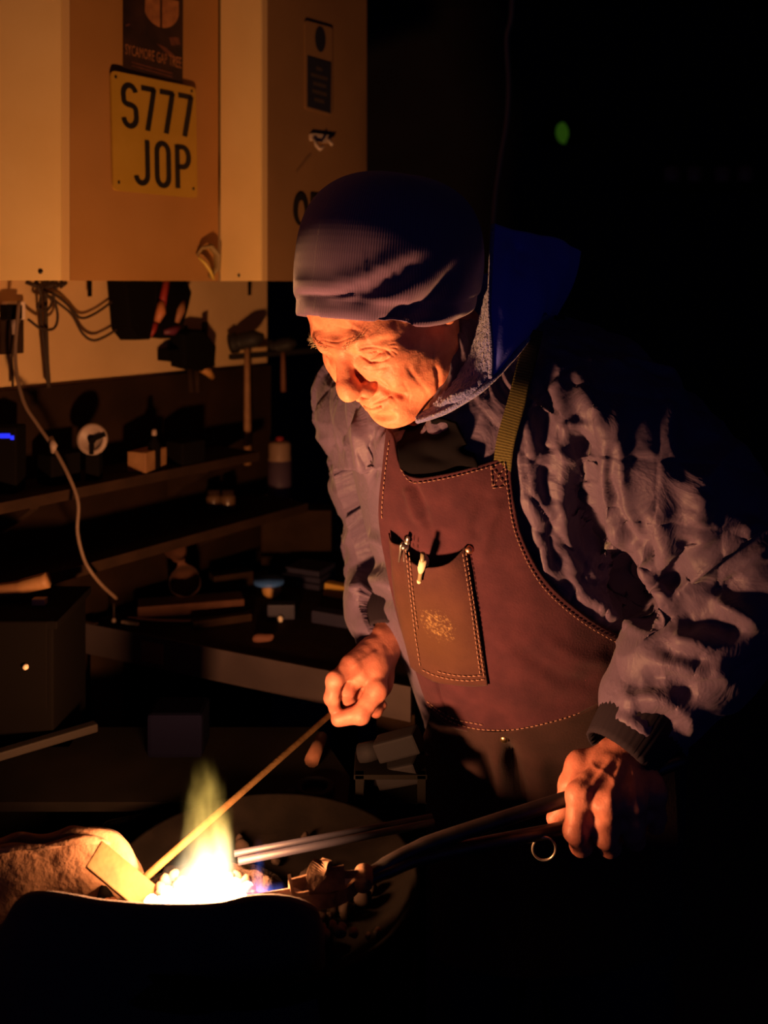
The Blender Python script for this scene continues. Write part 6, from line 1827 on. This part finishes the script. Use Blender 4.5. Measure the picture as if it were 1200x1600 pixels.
# two lump hammers on a little stand
m_stand = mat('black_stand_steel', (0.003, 0.0025, 0.0025), rough=0.9, spec=0.03)
for k, (px, py, lab) in enumerate(((612, 1176, 'upper dark lump hammer with a bright edge beside the apron'), (610, 1216, 'lower dark lump hammer with a bright edge beside the apron'))):
    a_, b_ = at(563, py + 2 + 0 * k, 1.215), at(656, py - 22 + 6 * k, 1.19)
    dd = unit(b_ - a_)
    r = empty('lump_hammer', 0.5 * (a_ + b_), lab, 'hammer', 'lump hammers beside the apron')
    n2 = unit(np.cross(dd, (0, 1, 0))); R_ = np.stack((dd, np.cross(n2, dd), n2), 1)
    L_ = np.linalg.norm(b_ - a_) / 2
    MB().box(0.5 * (a_ + b_) + dd * L_ * 0.30, (L_ * 0.68, 0.013, 0.013), R_, 0.003).build('cheek', m_lump, r)
    MB().tube([0.5 * (a_ + b_) - dd * L_ * 0.38, 0.5 * (a_ + b_) - dd * L_ * 0.98], [0.0115, 0.0125], 14).build('face', m_lump, r, True)
tr = empty('tool_stand', np.array((0.0, 1.21, 0)), 'dark steel tool stand beside the man', 'stand')
zb = at(610, 1216 + 14, 1.20)[2] - 0.006
MB().box((0.008, 1.205, zb - 0.004), (0.045, 0.03, 0.004), None, 0.001).build('lower_shelf', m_stand, tr)
zb2 = at(612, 1176 + 14, 1.20)[2] - 0.004
MB().box((0.008, 1.205, zb2 - 0.003), (0.045, 0.03, 0.003), None, 0.001).build('upper_shelf', m_stand, tr)
for sx_, sy_ in ((-0.03, 1.18), (0.046, 1.18), (-0.03, 1.23), (0.046, 1.23)):
    MB().box((sx_, sy_, zb2 / 2), (0.005, 0.005, zb2 / 2)).build('post', m_stand, tr)
o = MB().tube([on_table(487, 1200, 0.010), on_table(503, 1165, 0.012)], [0.010, 0.008], 10).build('wood_peg', m_leather, None, True); tag(o, 'short brown wooden peg on the steel table behind the spanner', 'peg')

# ---- far background
pend = MB().tube(catmull(np.array([at(798, -250, 2.2), at(800, 0, 2.2), at(792, 60, 2.2), at(795, 130, 2.2), at(792, 190, 2.2), at(782, 250, 2.2), at(772, 330, 2.2), at(770, 420, 2.2), at(774, 700, 2.2), at(770, 1000, 2.2)]), 8), 0.0055, 8).build('hanging_cord', mat('brown_cord', (0.45, 0.28, 0.13), rough=0.8), None, True)
tag(pend, 'brown cord hanging from the ceiling behind the man', 'cord')
gd = empty('exit_lamp', at(880, 225, 3.85), 'small dim green lamp glowing on the dark back wall', 'lamp')
MB().box(at(880, 208, 3.967), (0.075, 0.03, 0.045), None, 0.01).build('housing', m_black, gd)
MB().lathe(at(880, 208, 3.936), [(0.0001, 0.014), (0.022, 0.012), (0.038, 0.005), (0.044, 0.0)], 22, (0.75, -1, 0)).build('lens', mat('green_lens', (0.01, 0.03, 0.01), emit=(0.12, 0.36, 0.02), estr=0.10), gd, True)
shf = empty('back_shelf', at(1110, 290, 3.8), 'dark shelf on the back wall holding four jars', 'shelf')
MB().box(at(1110, 292, 3.85), (0.30, 0.09, 0.012), None, 0.003).build('board', m_dwood, shf)
zsh = at(1110, 292, 3.85)[2] + 0.012
for k, px in enumerate((1050, 1085, 1128, 1164)):
    q = at(px, 285, 3.80); q[2] = zsh
    j = empty('preserving_jar', q, ('first', 'second', 'third', 'fourth')[k] + ' dim jar from the left on the back shelf', 'jar', 'jars on the back shelf')
    MB().lathe(q, [(0.0001, 0), (0.030, 0), (0.032, 0.006), (0.032, 0.055), (0.024, 0.066), (0.0001, 0.066)], 20).build('glass', mat('brown_jar_%d' % k, (0.55, 0.20, 0.10), rough=0.4), j, True)
    MB().lathe(q + np.array((0, 0, 0.066)), [(0.027, 0), (0.027, 0.016), (0.0001, 0.017)], 20).build('lid', m_dwood, j, True)
